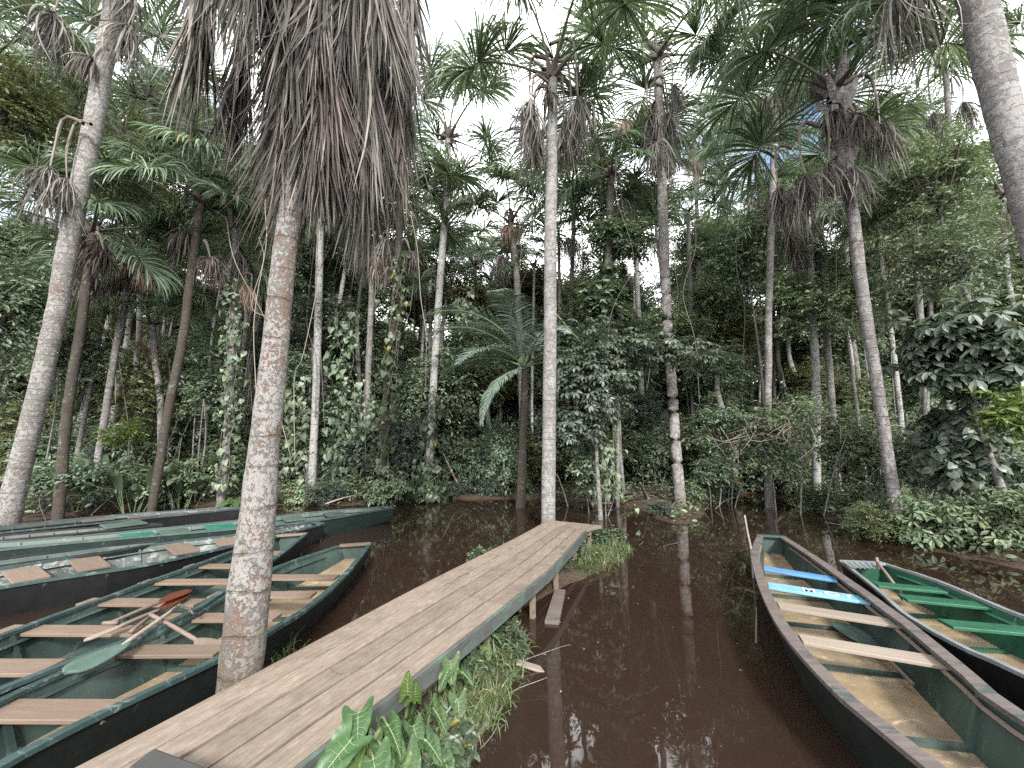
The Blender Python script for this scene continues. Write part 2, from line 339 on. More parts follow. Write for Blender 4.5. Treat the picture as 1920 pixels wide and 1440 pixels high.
def mk_water():
    n = NT('water'); n.col(n.mix(n.noise(.35, 4), (.0165, .0098, .007), (.022, .0135, .01)), .02)
    n.b.inputs['IOR'].default_value = 1.4; n.b.inputs['Specular IOR Level'].default_value = .8
    n.bump(n.math('ADD', n.noise(1.6, 3, .5), n.math('MULTIPLY', n.noise(7, 2, .5), .12)), .035, .05); return n.m
M['water'] = mk_water()

# ------------------------------------------------------------------ ground and water
def ptin(px, py, poly):
    ins = np.zeros(px.shape, bool); n = len(poly); j = n - 1
    for i in range(n):
        xi, yi = poly[i]; xj, yj = poly[j]
        c = ((yi > py) != (yj > py)) & (px < (xj - xi) * (py - yi) / (yj - yi + 1e-12) + xi); ins ^= c; j = i
    return ins
def pdist(px, py, poly):
    d = np.full(px.shape, 1e9); n = len(poly)
    for i in range(n):
        a = np.array(poly[i]); b = np.array(poly[(i + 1) % n]); ab = b - a; L = ab @ ab + 1e-9
        t = np.clip(((px - a[0]) * ab[0] + (py - a[1]) * ab[1]) / L, 0, 1)
        d = np.minimum(d, np.hypot(px - a[0] - t * ab[0], py - a[1] - t * ab[1]))
    return d
shore_px = [(30, 968), (250, 952), (455, 947), (640, 947), (745, 945), (830, 936), (1000, 937), (1150, 947), (1200, 962), (1255, 985), (1310, 982), (1330, 950), (1420, 922), (1480, 912), (1512, 925), (1535, 958), (1598, 1003), (1700, 1028), (1850, 1052), (1920, 1066)]
SH = [tuple(P(x, y)[:2]) for x, y in shore_px]
LAND = [(-400, 10)] + [(-25, 9.5), (-13, 9.4)] + SH[1:] + [(11, 5.5), (16, 3), (30, 0), (400, -20), (400, 600), (-400, 600)]
SPIT = [(-3.2, -2), (-2.25, 2.2), (-2.05, 3.0), (-1.75, 3.7), (-1.2, 4.4), (-.6, 5.6), (-.1, 6.8), (.45, 8.0), (1.1, 8.5), (2.0, 8.2), (2.25, 7.6), (1.7, 6.9), (1.15, 6.3), (.6, 5.6), (.15, 4.9), (.02, 4.2), (-.12, 3.6), (-.28, 3.1), (-.45, 2.5), (-.6, 1.6), (-1.2, -2)]
FN = R(3); GX = FN.rand(64, 64)
def vnoise(x, y, s):
    x = x * s; y = y * s; xi = np.floor(x).astype(int); yi = np.floor(y).astype(int); fx = x - xi; fy = y - yi
    fx = fx * fx * (3 - 2 * fx); fy = fy * fy * (3 - 2 * fy); g = lambda a, b: GX[a % 64, b % 64]
    return (g(xi, yi) * (1 - fx) + g(xi + 1, yi) * fx) * (1 - fy) + (g(xi, yi + 1) * (1 - fx) + g(xi + 1, yi + 1) * fx) * fy
def ground_z(x, y):
    x = np.asarray(x, float); y = np.asarray(y, float)
    def one(poly, top, sl):
        i = ptin(x, y, poly); d = pdist(x, y, poly) * np.where(i, 1, -1); return np.clip(d * sl, -.6, top)
    z = one(LAND, .35, .16)
    z2 = one(SPIT, .2, .35); z2 = np.where(y > 6.2, np.minimum(z2, .03), z2); nearp2 = np.exp(-((x + 1.9) ** 2 + (y - 2.9) ** 2) / .35); z2 = z2 + .14 * nearp2 * (z2 > 0)
    z = np.maximum(z, z2)
    return z + (vnoise(x, y, 1.3) - .5) * .10 + (vnoise(x, y, 4.1) - .5) * .05
def sheet(name, xs, ys, mat, zf):
    X, Y = np.meshgrid(xs, ys, indexing='ij'); Z = zf(X, Y); v = np.stack([X, Y, Z], -1).reshape(-1, 3)
    a, b = len(xs), len(ys); i = np.arange(a - 1)[:, None] * b + np.arange(b - 1)[None]
    f = np.stack([i, i + b, i + b + 1, i + 1], -1).reshape(-1, 4); mb = MB(); mb.add(v, f); return mb.build(name, mat, None, True)
gx = np.concatenate([np.linspace(-600, -30, 20), np.linspace(-28, -8, 60), np.arange(-7.8, 10.0, .1), np.linspace(10.2, 32, 60), np.linspace(36, 600, 20)])
gy = np.concatenate([np.linspace(-60, -5, 8), np.arange(-3, 15, .1), np.linspace(15.2, 30, 60), np.linspace(34, 900, 24)])
tag(sheet('ground', gx, gy, M['mud'], ground_z), kind='structure')
mb = MB(); mb.add([[-60, -60, 0], [60, -60, 0], [60, 40, 0], [-60, 40, 0]], [[0, 1, 2, 3]])
tag(mb.build('water', M['water']), kind='structure')
def gz(x, y): return float(ground_z(np.array([x]), np.array([y]))[0])

# ------------------------------------------------------------------ leaf geometry
LEAF = {
 'small': (np.array([[0, 0, 0], [.45, .24, .05], [1, 0, -.1], [.45, -.24, .05]]), [[0, 2, 1], [0, 3, 2]]),
 'oval': (np.array([[0, 0, 0], [.28, .17, .03], [.65, .19, .02], [1, 0, -.14], [.65, -.19, .02], [.28, -.17, .03], [.5, 0, -.02]]), [[0, 6, 1], [1, 6, 2], [6, 3, 2], [0, 5, 6], [5, 4, 6], [6, 4, 3]]),
 'heart': (np.array([[0, 0, 0], [-.14, .26, .02], [.14, .44, .0], [.5, .32, -.02], [1, 0, -.16], [.5, -.32, -.02], [.14, -.44, 0], [-.14, -.26, .02], [.4, 0, .06]]),
           [[0, 8, 1], [1, 8, 2], [2, 8, 3], [3, 8, 4], [4, 8, 5], [5, 8, 6], [6, 8, 7], [7, 8, 0]]),
 'long': (np.array([[0, 0, 0], [.25, .09, .03], [.6, .1, 0], [1, 0, -.22], [.6, -.1, 0], [.25, -.09, .03], [.5, 0, -.03]]), [[0, 6, 1], [1, 6, 2], [6, 3, 2], [0, 5, 6], [5, 4, 6], [6, 4, 3]]),
}
def put_leaves(mb, kind, pos, d, up, scale, mi=0):
    tv, tf = LEAF[kind]; tf = np.array(tf); pos = np.asarray(pos); X = nrm(d); Z = nrm(up - (up * X).sum(-1, keepdims=True) * X); Y = np.cross(Z, X)
    v = pos[:, None] + scale[:, None, None] * (tv[None, :, 0, None] * X[:, None] + tv[None, :, 1, None] * Y[:, None] + tv[None, :, 2, None] * Z[:, None])
    f = tf[None] + (np.arange(len(pos)) * len(tv))[:, None, None]; mb.add(v.reshape(-1, 3), f.reshape(-1, 3), mi)

def foliage(mb, centre, rad, nclump, per, leaf, kind, rs, mi=0, twig=.45, shell=.55, flat=.6, whorl=False, limb=None, droop=.25, lmi=1):
    """leaf sprays on twigs, gathered in uneven clumps"""
    u = nrm(rs.randn(nclump, 3)); r = (shell + (1 - shell) * rs.rand(nclump)) ** 1.0
    lump = .75 + .35 * np.sin(u[:, 0] * 5 + rs.rand() * 6) * np.cos(u[:, 1] * 4 + rs.rand() * 6) + .15 * rs.randn(nclump)
    c = np.asarray(centre) + u * r[:, None] * lump[:, None] * np.asarray(rad)
    ntw = 6; nl = max(2, per // ntw)
    out = nrm(u * [1, 1, .5])
    td = nrm(out[:, None] * .6 + rs.randn(nclump, ntw, 3) * [1, 1, flat] * .75)
    tl = twig * (.6 + .8 * rs.rand(nclump, ntw))
    if whorl:
        tip = c[:, None] + td * tl[..., None]; tip = tip.reshape(-1, 3); D = td.reshape(-1, 3); n = len(tip)
        ax = nrm(np.array([0, 0, 1.0]) + .5 * D + .25 * rs.randn(n, 3)); a = nrm(np.cross(ax, [0.3, 1, 0.1])); b = np.cross(ax, a)
        ph = rs.rand(n)[:, None] * 6.28 + np.arange(nl)[None] * (6.28 / nl) + rs.randn(n, nl) * .15
        d = np.cos(ph)[..., None] * a[:, None] + np.sin(ph)[..., None] * b[:, None] - ax[:, None] * (droop + .25 * rs.rand(n, nl))[..., None]
        pos = tip[:, None] + d * .03; up = np.broadcast_to(ax[:, None], d.shape)
        s = leaf * (.7 + .5 * rs.rand(n, nl))
    else:
        sfr = np.linspace(.15, 1, nl)[None, None] + rs.rand(nclump, ntw, nl) * .1
        pos = c[:, None, None] + td[:, :, None] * (tl[..., None] * sfr)[..., None]; pos[..., 2] -= (sfr ** 2) * tl[..., None] * droop * .8
        side = nrm(np.cross(td, [0, 0, 1]) + 1e-3)[:, :, None] * np.where(np.arange(nl) % 2, 1, -1)[None, None, :, None]
        d = td[:, :, None] * .55 + side * .8 + rs.randn(nclump, ntw, nl, 3) * .3; d[..., 2] -= droop
        up = np.array([0, 0, 1.0]) + rs.randn(nclump, ntw, nl, 3) * .45
        s = leaf * (.55 + .7 * rs.rand(nclump, ntw, nl))
    put_leaves(mb, kind, pos.reshape(-1, 3), d.reshape(-1, 3), up.reshape(-1, 3), s.reshape(-1), mi)
    if limb is not None:
        limb = np.asarray(limb, float); k = min(nclump, 26)
        for q in rs.choice(nclump, k, False):
            e = c[q]; m_ = limb * .5 + e * .5 + rs.randn(3) * .15 * np.linalg.norm(e - limb) * .5
            tube(mb, spline([limb, m_, e], 7), np.linspace(.032, .008, 7) * (1 + np.linalg.norm(rad) * .2), 5, lmi, False)
    return c

# ------------------------------------------------------------------ palm fronds
def strips(mb, P0, D0, L, W, ns, grav, rs, mi=0, curl=0.0, pleat=.6, N0=None, gpow=1.0, jit=0.0, wprof=None):
    """ribbons grown from P0 along D0, bending down"""
    n = len(P0); p = P0.copy(); d = nrm(D0); pts = [p.copy()]; dirs = [d.copy()]; ds = L / ns
    cv = rs.randn(n, 3) * curl
    for k in range(ns):
        s = (k + 1) / ns
        g = np.zeros((n, 3)); g[:, 2] = -1
        gg = grav if np.ndim(grav) else np.full(n, grav)
        d = nrm(d + g * (gg * s ** gpow)[:, None] / ns * 2 + cv * s / ns * 2 + rs.randn(n, 3) * jit)
        p = p + d * ds[:, None]; pts.append(p.copy()); dirs.append(d.copy())
    pts = np.stack(pts, 1); dirs = np.stack(dirs, 1)
    if N0 is None: N0 = np.tile([0, 0, 1.0], (n, 1)) + rs.randn(n, 3) * .2
    yv = nrm(np.cross(N0[:, None] + 0 * dirs, dirs)); zv = np.cross(dirs, yv)
    a = pleat * np.where(np.arange(n) % 2, 1, -1) + rs.randn(n) * .25
    wv = yv * np.cos(a)[:, None, None] + zv * np.sin(a)[:, None, None]
    s = np.linspace(0, 1, ns + 1)
    prof = (.35 + 1.6 * s) * (1 - s ** 2.2) + .06 if wprof is None else wprof(s)
    prof = np.clip(prof, .05, 1.2)
    wv = wv * (W[:, None] * prof[None] * .5)[..., None]
    v = np.stack([pts - wv, pts + wv], 2).reshape(-1, 3)
    i = (np.arange(n) * (ns + 1) * 2)[:, None] + (np.arange(ns) * 2)[None]; i = i.reshape(-1)
    mb.add(v, np.stack([i, i + 1, i + 3, i + 2], -1), mi); return pts

def fan_mesh(name, elev, pet, Rb, nseg, seed, mat='palm_green', droop=1.0, gap=0.0, segs=8, wid=.05):
    rs = R(seed); mb = MB(); n = 9; e = math.radians(elev); th = e - np.linspace(0, 1, n) ** 1.4 * math.radians(18 + .35 * max(0, elev))
    st = pet / (n - 1); pts = [np.zeros(3)]
    for k in range(1, n): pts.append(pts[-1] + st * np.array([math.cos(th[k]), 0, math.sin(th[k])]))
    pts = np.array(pts)
    tube(mb, pts[:3], np.array([.085, .055, .034]), 6, 2, False, flat=1.5); tube(mb, pts[2:], np.linspace(.034, .018, n - 2), 6, 1, False, flat=1.4)
    hub = pts[-1]; dx = nrm(pts[-1] - pts[-2]); ny = np.array([0, 1.0, 0]); nz_ = np.cross(dx, ny) * 1.0
    if nz_[2] < 0: nz_ = -nz_
    # recurved costa
    cdir = nrm(dx - np.array([0, 0, .55])); cost = hub + cdir * Rb * .28
    tube(mb, np.array([hub, (hub + cost) / 2 + nz_ * .02, cost]), np.array([.018, .012, .005]), 5, 1, False)
    phi = np.linspace(-165, 165, nseg) + rs.randn(nseg) * 1.3; ph = np.radians(phi)
    t = np.clip(1 - np.abs(phi) / 95, 0, 1); P0 = hub + (cost - hub) * t[:, None]
    D0 = np.cos(ph)[:, None] * cdir + np.sin(ph)[:, None] * ny + nz_ * (.28 + .15 * np.abs(np.sin(ph)))[:, None] + rs.randn(nseg, 3) * .05
    L = Rb * (.8 + .2 * np.cos(ph / 2)) * (.85 + .25 * rs.rand(nseg)); L *= np.where(np.abs(phi) < 60, .85, 1)
    N0 = np.tile(nz_, (nseg, 1)) + rs.randn(nseg, 3) * .08
    strips(mb, P0, D0, L, np.full(nseg, wid) * (.8 + .4 * rs.rand(nseg)), segs, droop * (.5 + 1.0 * rs.rand(nseg)), rs, 0, .22, .6, N0, 1.8, .02)
    return mb.mesh(name, [M[mat], M['petiole'], M['boot']])

def dead_mesh(name, pet, Rb, nseg, seed, mat='dead', reach=.5, segs=8, wid=.035, spread=1.0, kink=True, curl=.45, grav=2.2, down=0.0, jit=.05):
    """petiole comes out, kinks and hangs; the blade hangs below it as a mop.  origin = petiole base"""
    rs = R(seed); mb = MB()
    if kink: pts = spline([(0, 0, 0), (reach * .55, 0, reach * .25), (reach, 0, reach * .12), (reach * 1.12, rs.randn() * .05, -pet * .5), (reach * 1.1, rs.randn() * .08, -pet)], 11)
    else: pts = spline([(0, 0, 0), (reach * .5, 0, -pet * .3), (reach, rs.randn() * .05, -pet)], 9)
    tube(mb, pts, np.linspace(.05, .016, len(pts)), 6, 1, False, flat=1.3)
    hub = pts[-1]; n = nseg; az = rs.rand(n) * 2 * math.pi; out = rs.rand(n) ** .6
    D0 = np.stack([np.cos(az) * out * .9 * spread + .12, np.sin(az) * out * 1.1 * spread, .25 - down - .9 * rs.rand(n)], -1)
    P0 = hub + np.stack([rs.randn(n) * .02, rs.randn(n) * .03, -rs.rand(n) * .12], -1)
    L = Rb * (.5 + .6 * rs.rand(n))
    strips(mb, P0, D0, L, wid * (.35 + 1.3 * rs.rand(n) ** 1.5), segs, grav + grav * rs.rand(n), rs, 0, curl, .7, rs.randn(n, 3), .35, jit,
           wprof=lambda s: np.clip(.35 + 1.5 * s, 0, 1) * (1 - s ** 3.0) + .06)
    return mb.mesh(name, [M[mat], M['petiole_dry']])

FANS = {}
for e in (78, 60, 42, 22, 0, -20):
    FANS[e] = [fan_mesh('frond', e, 2.1 + .15 * k, 1.8, 132, 10 * e + 400 + k, droop=1.4 + .014 * (78 - e)) for k in range(2)]
FANY = [fan_mesh('frond', e, 1.9, 1.3, 60, 77 + e, mat='palm_yellow', droop=1.1) for e in (0, -20)]
DEADS = [dead_mesh('dead_frond', 1.3 + .25 * k, 1.75, 150, 50 + k, 'dead', .45 + .1 * k, wid=.026, spread=.75, down=.2, curl=.9) for k in range(4)]
DEADT = [dead_mesh('dead_frond', .8, 1.1, 90, 60 + k, 'dead_tan', .35, wid=.026, spread=.8) for k in range(2)]
DEADD = [dead_mesh('dead_frond', .6, 1.2, 90, 70 + k, 'dead_dark', .25, kink=False) for k in range(2)]

def crown(root, top, seed, n=14, size=1.0, dead=4, deads=DEADS, low=-20, yellow=0, spear=True, hi=78):
    n = max(5, int(round(n * .78))); rs = R(seed); es = [e for e in (78, 60, 42, 22, 0, -20) if e >= low and e <= hi]; az = rs.rand() * 6.28
    for k in range(n):
        az += 2.39996 + rs.randn() * .15; e = es[min(len(es) - 1, int(k / n * len(es)))]
        me = FANS[e][k % 2] if not (yellow and k >= n - yellow) else FANY[k % 2]
        link('frond', me, root, np.asarray(top) + [math.cos(az) * .06, math.sin(az) * .06, .25 * size * (1 - k / n) * size], (rs.randn() * .12, rs.randn() * .08, az), size * (.85 + .25 * rs.rand()))
    for k in range(dead):
        az += 2.39996 + rs.randn() * .3
        link('dead_frond', deads[k % len(deads)], root, np.asarray(top) - [0, 0, .1 + .12 * k * size], (0, 0, az), size * (.8 + .3 * rs.rand()))
    return root

def trunk(root, pts, rads, mat, sides=18, seed=0, step=.14, ringy=.012):
    rs = R(seed); pts = np.asarray(pts, float); L = np.linalg.norm(np.diff(pts, axis=0), axis=1).sum(); n = max(8, int(L / step))
    c = spline(pts, n); kl = np.concatenate([[0], np.cumsum(np.linalg.norm(np.diff(pts, axis=0), axis=1))]) if len(rads) == len(pts) else np.linspace(0, 1, len(rads)); r = np.interp(np.linspace(0, 1, n), kl / kl[-1], rads)
    r = r * (1 + ringy * rs.randn(n)) ; c[:, :2] += np.cumsum(rs.randn(n, 2) * .0025, 0)
    mb = MB(); tube(mb, c, r, sides, 0, True, .006, rs); return mb.build('trunk', mat, root, True)

def palm(label, pix, Y, widths, mat, seed=0, base_z=None, extra_top=None, group=None, name='palm_tree', crown_kw=None, top_px=None, sides=18):
    """pix: trunk axis in the photo from base to top, at distance Y; widths in photo pixels"""
    pts = np.array([AT(x, y, Y) for x, y in pix]); base = pts[0].copy(); base[2] = gz(base[0], base[1]) - .1 if base_z is None else base_z
    if pts[0][2] > base[2]:
        if len(pts) > 1:
            sl = (pts[1] - pts[0]) / max(.1, pts[1][2] - pts[0][2]); base[0] = pts[0][0] - sl[0] * .5 * (pts[0][2] - base[2])
        pts = np.vstack([base, pts]); widths = [widths[0]] + list(widths)
    else: pts[0][2] = base[2]
    if extra_top is not None: pts = np.vstack([pts, extra_top]); widths = list(widths) + [widths[-1]]
    rad = []
    for p, wp in zip(pts, widths):
        t = p[1] * CT + (p[2] - CAMH) * ST; al = math.atan2(abs(p[0]), math.hypot(p[1], p[2] - CAMH)); rad.append(wp / FPX * t * math.cos(al) / 2)
    root = empty(name, base); tag(root, label, 'palm tree', group)
    loc = pts - base; trunk(root, loc, rad, M[mat], sides, seed)
    top = loc[-1]
    if crown_kw is not None: crown(root, top, seed + 5, **crown_kw)
    return root, base, pts

def hang(root, base, x, y, Y, me, rz=0, size=1.0, hub=None):
    """a dead frond whose blade starts where the photo shows it"""
    p = AT(x, y, Y); V = np.zeros(len(me.vertices) * 3); 
    pet = HUB[me.name]; c, s = math.cos(rz), math.sin(rz); off = np.array([pet[0] * c - pet[1] * s, pet[0] * s + pet[1] * c, pet[2]]) * size
    return link('dead_frond', me, root, p - base - off, (0, 0, rz), size)
HUB = {}
for me, pet, reach in [(m_, 1.3 + .25 * k, (.45 + .1 * k) * 1.1) for k, m_ in enumerate(DEADS)] + [(m_, .8, .385) for m_ in DEADT] + [(m_, .6, .25) for m_ in DEADD]:
    HUB[me.name] = (reach, 0, -pet)

# ------------------------------------------------------------------ boardwalk
U = np.array([.423, .906]); NN = np.array([.906, -.423]); HDG = math.atan2(U[1], U[0]); DZ = .45
def deckp(s, n, z=0): q = U * s + NN * n; return np.array([q[0], q[1], z])
def rightn(s): return float(np.interp(s, [-2, 1.6, 3.2, 4.8, 7.04, 7.06, 7.62], [-1.83, -1.80, -1.73, -1.70, -1.85, -1.85, -1.66]))
def leftn(s): return -2.74 + .02 * math.sin(s * 1.3)
vv = lambda a, b: float(vnoise(np.array([a + 40.]), np.array([b + 3.3]), 1.0)[0])
BW = empty('boardwalk', deckp(-2, -2.3, 0), HDG); tag(BW, 'weathered plank boardwalk on short posts running out over the brown water', 'boardwalk')
def dl(s, n, z): return np.array([s + 2, -(n + 2.3), z])          # deck-local coordinates
rs = R(5)
for k in range(5):
    cuts = [[-2, 3.62, 7.66], [-2, 3.70, 7.64], [-2, 7.63], [-2, 3.55, 5.35, 7.62], [-2, 3.52, 5.28, 7.60]][k]
    for a, b in zip(cuts[:-1], cuts[1:]):
        mb = MB(); n = max(3, int((b - a) / .25)); ss = np.linspace(a + .003, b - .003, n); vt = []
        dz = rs.randn() * .003
        for s in ss:
            l, r = leftn(s), rightn(s); wd = (r - l) / 5; n0 = l + wd * k + .009 + .003 * vv(s * 1.7, k) ; n1 = l + wd * (k + 1) - .009 - .003 * vv(s * 1.3, k + 9)
            vt += [dl(s, n0, DZ + dz), dl(s, n1, DZ + dz), dl(s, n1, DZ - .05), dl(s, n0, DZ - .05)]
        f = []
        for i in range(n - 1):
            q = i * 4
            for e in range(4): f.append([q + e, q + (e + 1) % 4, q + 4 + (e + 1) % 4, q + 4 + e])
        f += [[3, 2, 1, 0], [4 * n - 4, 4 * n - 3, 4 * n - 2, 4 * n - 1]]; mb.add(vt, f); bevel(mb.build('plank', M['deck'], BW), .003)
for side in (0, 1):
    mb = MB(); ss = np.linspace(-2, 7.04 if side else 7.5, 24); vt = []
    for s in ss:
        if side: n0 = rightn(min(s, 7.03)) + .001; n1 = n0 + .028; zt, zb = DZ + .004, DZ - .125
        else: n1 = leftn(s) - .001; n0 = n1 - .025; zt, zb = DZ - .003, DZ - .12
        vt += [dl(s, n0, zt), dl(s, n1, zt), dl(s, n1, zb), dl(s, n0, zb)]
    f = []
    for i in range(len(ss) - 1):
        q = i * 4
        for e in range(4): f.append([q + e, q + (e + 1) % 4, q + 4 + (e + 1) % 4, q + 4 + e])
    f += [[3, 2, 1, 0], [len(vt) - 4, len(vt) - 3, len(vt) - 2, len(vt) - 1]]; mb.add(vt, f)
    bevel(mb.build('edge_board', M['deck_edge'] if side else M['deck_beam'], BW), .004)
    mb = MB(); o_ = rightn(3) - .10 if side else leftn(3) + .1
    bar(mb, dl(-2, rightn(0) - .05 if side else o_, DZ - .19), dl(7.0, rightn(6.9) - .05 if side else o_, DZ - .19), .05, .13); bevel(mb.build('beam', M['deck_beam'], BW), .005)
for s in (.6, 1.9, 3.3, 4.35, 5.25, 6.5, 7.3):
    mb = MB(); bar(mb, dl(s, leftn(s) + .03, DZ - .095), dl(s, rightn(s) - .04, DZ - .095), .06, .08); mb.build('cross_beam', M['deck_beam'], BW)
    for n in (leftn(s) + .16, rightn(s) - .09):
        mb = MB(); bar(mb, dl(s + .06, n, -.5), dl(s + .06, n, DZ - .06), .055, .065, up=(1, 0, 0)); bevel(mb.build('post', M['deck_beam'], BW), .004)
# dark block at the near end, its top edges taken from the photo
a, b, c_, d = P(290, 1400, .60), P(415, 1446, .60), P(330, 1500, .60), P(236, 1440, .60)
mb = MB(); v = [a, b, c_, d]; v = [np.array(q) for q in v] + [np.array([q[0], q[1], DZ + .004]) for q in v]
mb.add(v, [[3, 2, 1, 0], [4, 5, 6, 7], [0, 1, 5, 4], [1, 2, 6, 5], [2, 3, 7, 6], [3, 0, 4, 7]])
tag(bevel(mb.build('timber_block', M['block']), .012, 2), 'dark grey timber block lying on the near end of the boardwalk', 'block')

# ------------------------------------------------------------------ boats
def path(px, z, ext=()): return [list(P(x, y, z)[:2]) for x, y in px] + [list(e) for e in ext]
def boat(label, L, Rr, zg, m_in, m_cap, m_out, m_floor, seats=(), nrib=9, cap=.05, cat='canoe', bow=None, rail=None, group=None, N=40, chine=.76, name='wooden_canoe', capm2=None):
    L = spline(L, N); Rr = spline(Rr, N); C_ = (L + Rr) / 2; h = (Rr - L) / 2; hn = np.linalg.norm(h, axis=1)
    org = np.array([C_[N // 2][0], C_[N // 2][1], 0]); root = empty(name, org); tag(root, label, cat, group)
    def pt(i, q, z): 
        if isinstance(i, float):
            a = int(min(N - 2, i)); f = i - a; c = C_[a] * (1 - f) + C_[a + 1] * f; hh = h[a] * (1 - f) + h[a + 1] * f
        else: c, hh = C_[i], h[i]
        p = c + hh * q; return np.array([p[0] - org[0], p[1] - org[1], z])
    T = .022
    def grid(mb, qz, flip=False, endcap=True):
        m = len(qz(0)); v = []
        for i in range(N): v += [pt(i, q, z) for q, z in qz(i)]
        f = []
        for i in range(N - 1):
            for k in range(m - 1):
                a = i * m + k; q = [a, a + 1, a + m + 1, a + m]; f.append(q[::-1] if flip else q)
        mb.add(v, f)
    rise = lambda i: .10 * max(0, 1 - i / 5.0) ** 1.5
    out = lambda i: [(-1, zg - .004), (-1 + (1 - chine) * .5, zg * .5 - .02), (-chine, -.02 + rise(i)), (-chine * .9, -.06 + rise(i)), (chine * .9, -.06 + rise(i)), (chine, -.02 + rise(i)), (1 - (1 - chine) * .5, zg * .5 - .02), (1, zg - .004)]
    e = lambda i: T / max(hn[i], .05)
    inn = lambda i: [(-1 + e(i), zg - .004), (-chine + e(i), .02 + rise(i)), (chine - e(i), .02 + rise(i)), (1 - e(i), zg - .004)]
    mb = MB(); grid(mb, out); mo = mb
    # bow and stern boards of the shell
    for i in (0, N - 1):
        o = [pt(i, q, z) for q, z in out(i)]; mo.addmulti(o, [list(range(8)) if i else list(range(8))[::-1]])
    sh = mo.build('hull', M[m_out], root)
    mb = MB()
    m = 4; v = []
    for i in range(N): v += [pt(i, q, z) for q, z in inn(i)]
    f = []
    for i in range(N - 1):
        a = i * m; f += [[a, a + m, a + m + 1, a + 1], [a + 2, a + m + 2, a + m + 3, a + 3]]
    mb.add(v, f)
    for i, sgn in ((0, 1), (N - 1, -1)):
        off = (C_[1] - C_[0]) if i == 0 else (C_[-2] - C_[-1]); off = off / np.linalg.norm(off) * .025
        q4 = [p + np.array([off[0], off[1], 0]) for p in (pt(i, -1, zg - .004), pt(i, -chine, 0), pt(i, chine, 0), pt(i, 1, zg - .004))]
        mb.add(q4, [[0, 1, 2, 3]] if sgn > 0 else [[3, 2, 1, 0]])
    mb.build('lining', M[m_in], root)
    mb = MB(); v = []; 
    for i in range(N): v += [pt(i, -chine + e(i) * .9, .021 + rise(i)), pt(i, -.35, .017 + rise(i)), pt(i, .35, .017 + rise(i)), pt(i, chine - e(i) * .9, .021 + rise(i))]
    mb.add(v, [[i * 4 + k, i * 4 + k + 1, i * 4 + k + 5, i * 4 + k + 4] for i in range(N - 1) for k in range(3)]); mb.build('floor', M[m_floor], root)
    rs = R(abs(hash(label)) % 1000 if False else sum(map(ord, label)) % 997)
    for sg in (-1, 1):                                   # cap boards on the gunwales
        mb = MB(); v = []
        for i in range(N):
            a = sg * (1 + .012 / max(hn[i], .1)); b = sg * (1 - cap / max(hn[i], .1) * (1 + .06 * rs.randn()))
            if abs(b) < .05 or b * sg < .05: b = sg * .05
            z1 = zg + .012 + .002 * rs.randn(); z0 = zg - .018
            v += [pt(i, a, z1), pt(i, b, z1), pt(i, b, z0), pt(i, a, z0)]
        f = [];
        for i in range(N - 1):
            q = i * 4
            for k in range(4):
                g = [q + k, q + (k + 1) % 4, q + 4 + (k + 1) % 4, q + 4 + k]; f.append(g if sg < 0 else g[::-1])
        f += [[0, 1, 2, 3], [len(v) - 1, len(v) - 2, len(v) - 3, len(v) - 4]]; mb.add(v, f); mb.build('gunwale', M[m_cap], root)
        mb = MB(); qr = lambda i: sg * (1 - (1 - chine) * .28 - e(i) - .018 / hn[i])
        tube(mb, [pt(i, qr(i), zg - .085) for i in range(2, N - 1)], .017, 4, 0, True, flat=1.3); mb.build('seat_rail', M[rail or m_in], root)
    mb = MB(); a, b = pt(0, -1.0, zg + .0), pt(0, 1.0, zg + .0); dd = (C_[1] - C_[0]); dd = dd / np.linalg.norm(dd) * .05
    bar(mb, a + [*dd, .002], b + [*dd, .002], .11, .03); bevel(mb.build('bow_board', M[bow or m_cap], root), .004)
    for k in range(nrib):
        t = (k + 1) / (nrib + 1) * (N - 3) + 1; i = int(t); mb = MB()
        for sg in (-1, 1):
            p0 = pt(t, sg * (1 - e(i) - .01 / hn[i]), zg - .03); p1 = pt(t, sg * (chine - e(i) - .01 / hn[i]), .03 + rise(i)); bar(mb, p0, p1, .045, .03, up=(U[0], U[1], 0) if False else tuple(np.append(C_[min(i + 1, N - 1)] - C_[i], 0)))
        bar(mb, pt(t, -chine + e(i), .034 + rise(i)), pt(t, chine - e(i), .034 + rise(i)), .045, .028); mb.build('rib', M[m_in], root)
    for sdef in seats:
        (x1, y1), (x2, y2), wd, mt = sdef[:4]; zs = zg - (.045 if len(sdef) < 5 else sdef[4]); a = P(x1, y1, zs) - org; b = P(x2, y2, zs) - org
        mb = MB(); x = nrm(b - a); y = np.array([-x[1], x[0], 0]); box(mb, (a + b) / 2, (np.linalg.norm(b - a), wd, .028), np.array([x, y, [0, 0, 1]]))
        o = link('seat', None); bpy.data.objects.remove(o)
        # local frame along the plank so the grain runs with it
        me = mb.mesh('seat', M[mt]); ang = math.atan2(x[1], x[0]); ce = (a + b) / 2; me.transform(Matrix.Rotation(-ang, 4, 'Z') @ Matrix.Translation(-Vector(ce)))
        o = link('seat', me, root, ce, (0, 0, ang)); bevel(o, .004); sdef_o.append(o)
    return root, pt, org
sdef_o = []
SW = 'seat_wood'
zA = .33
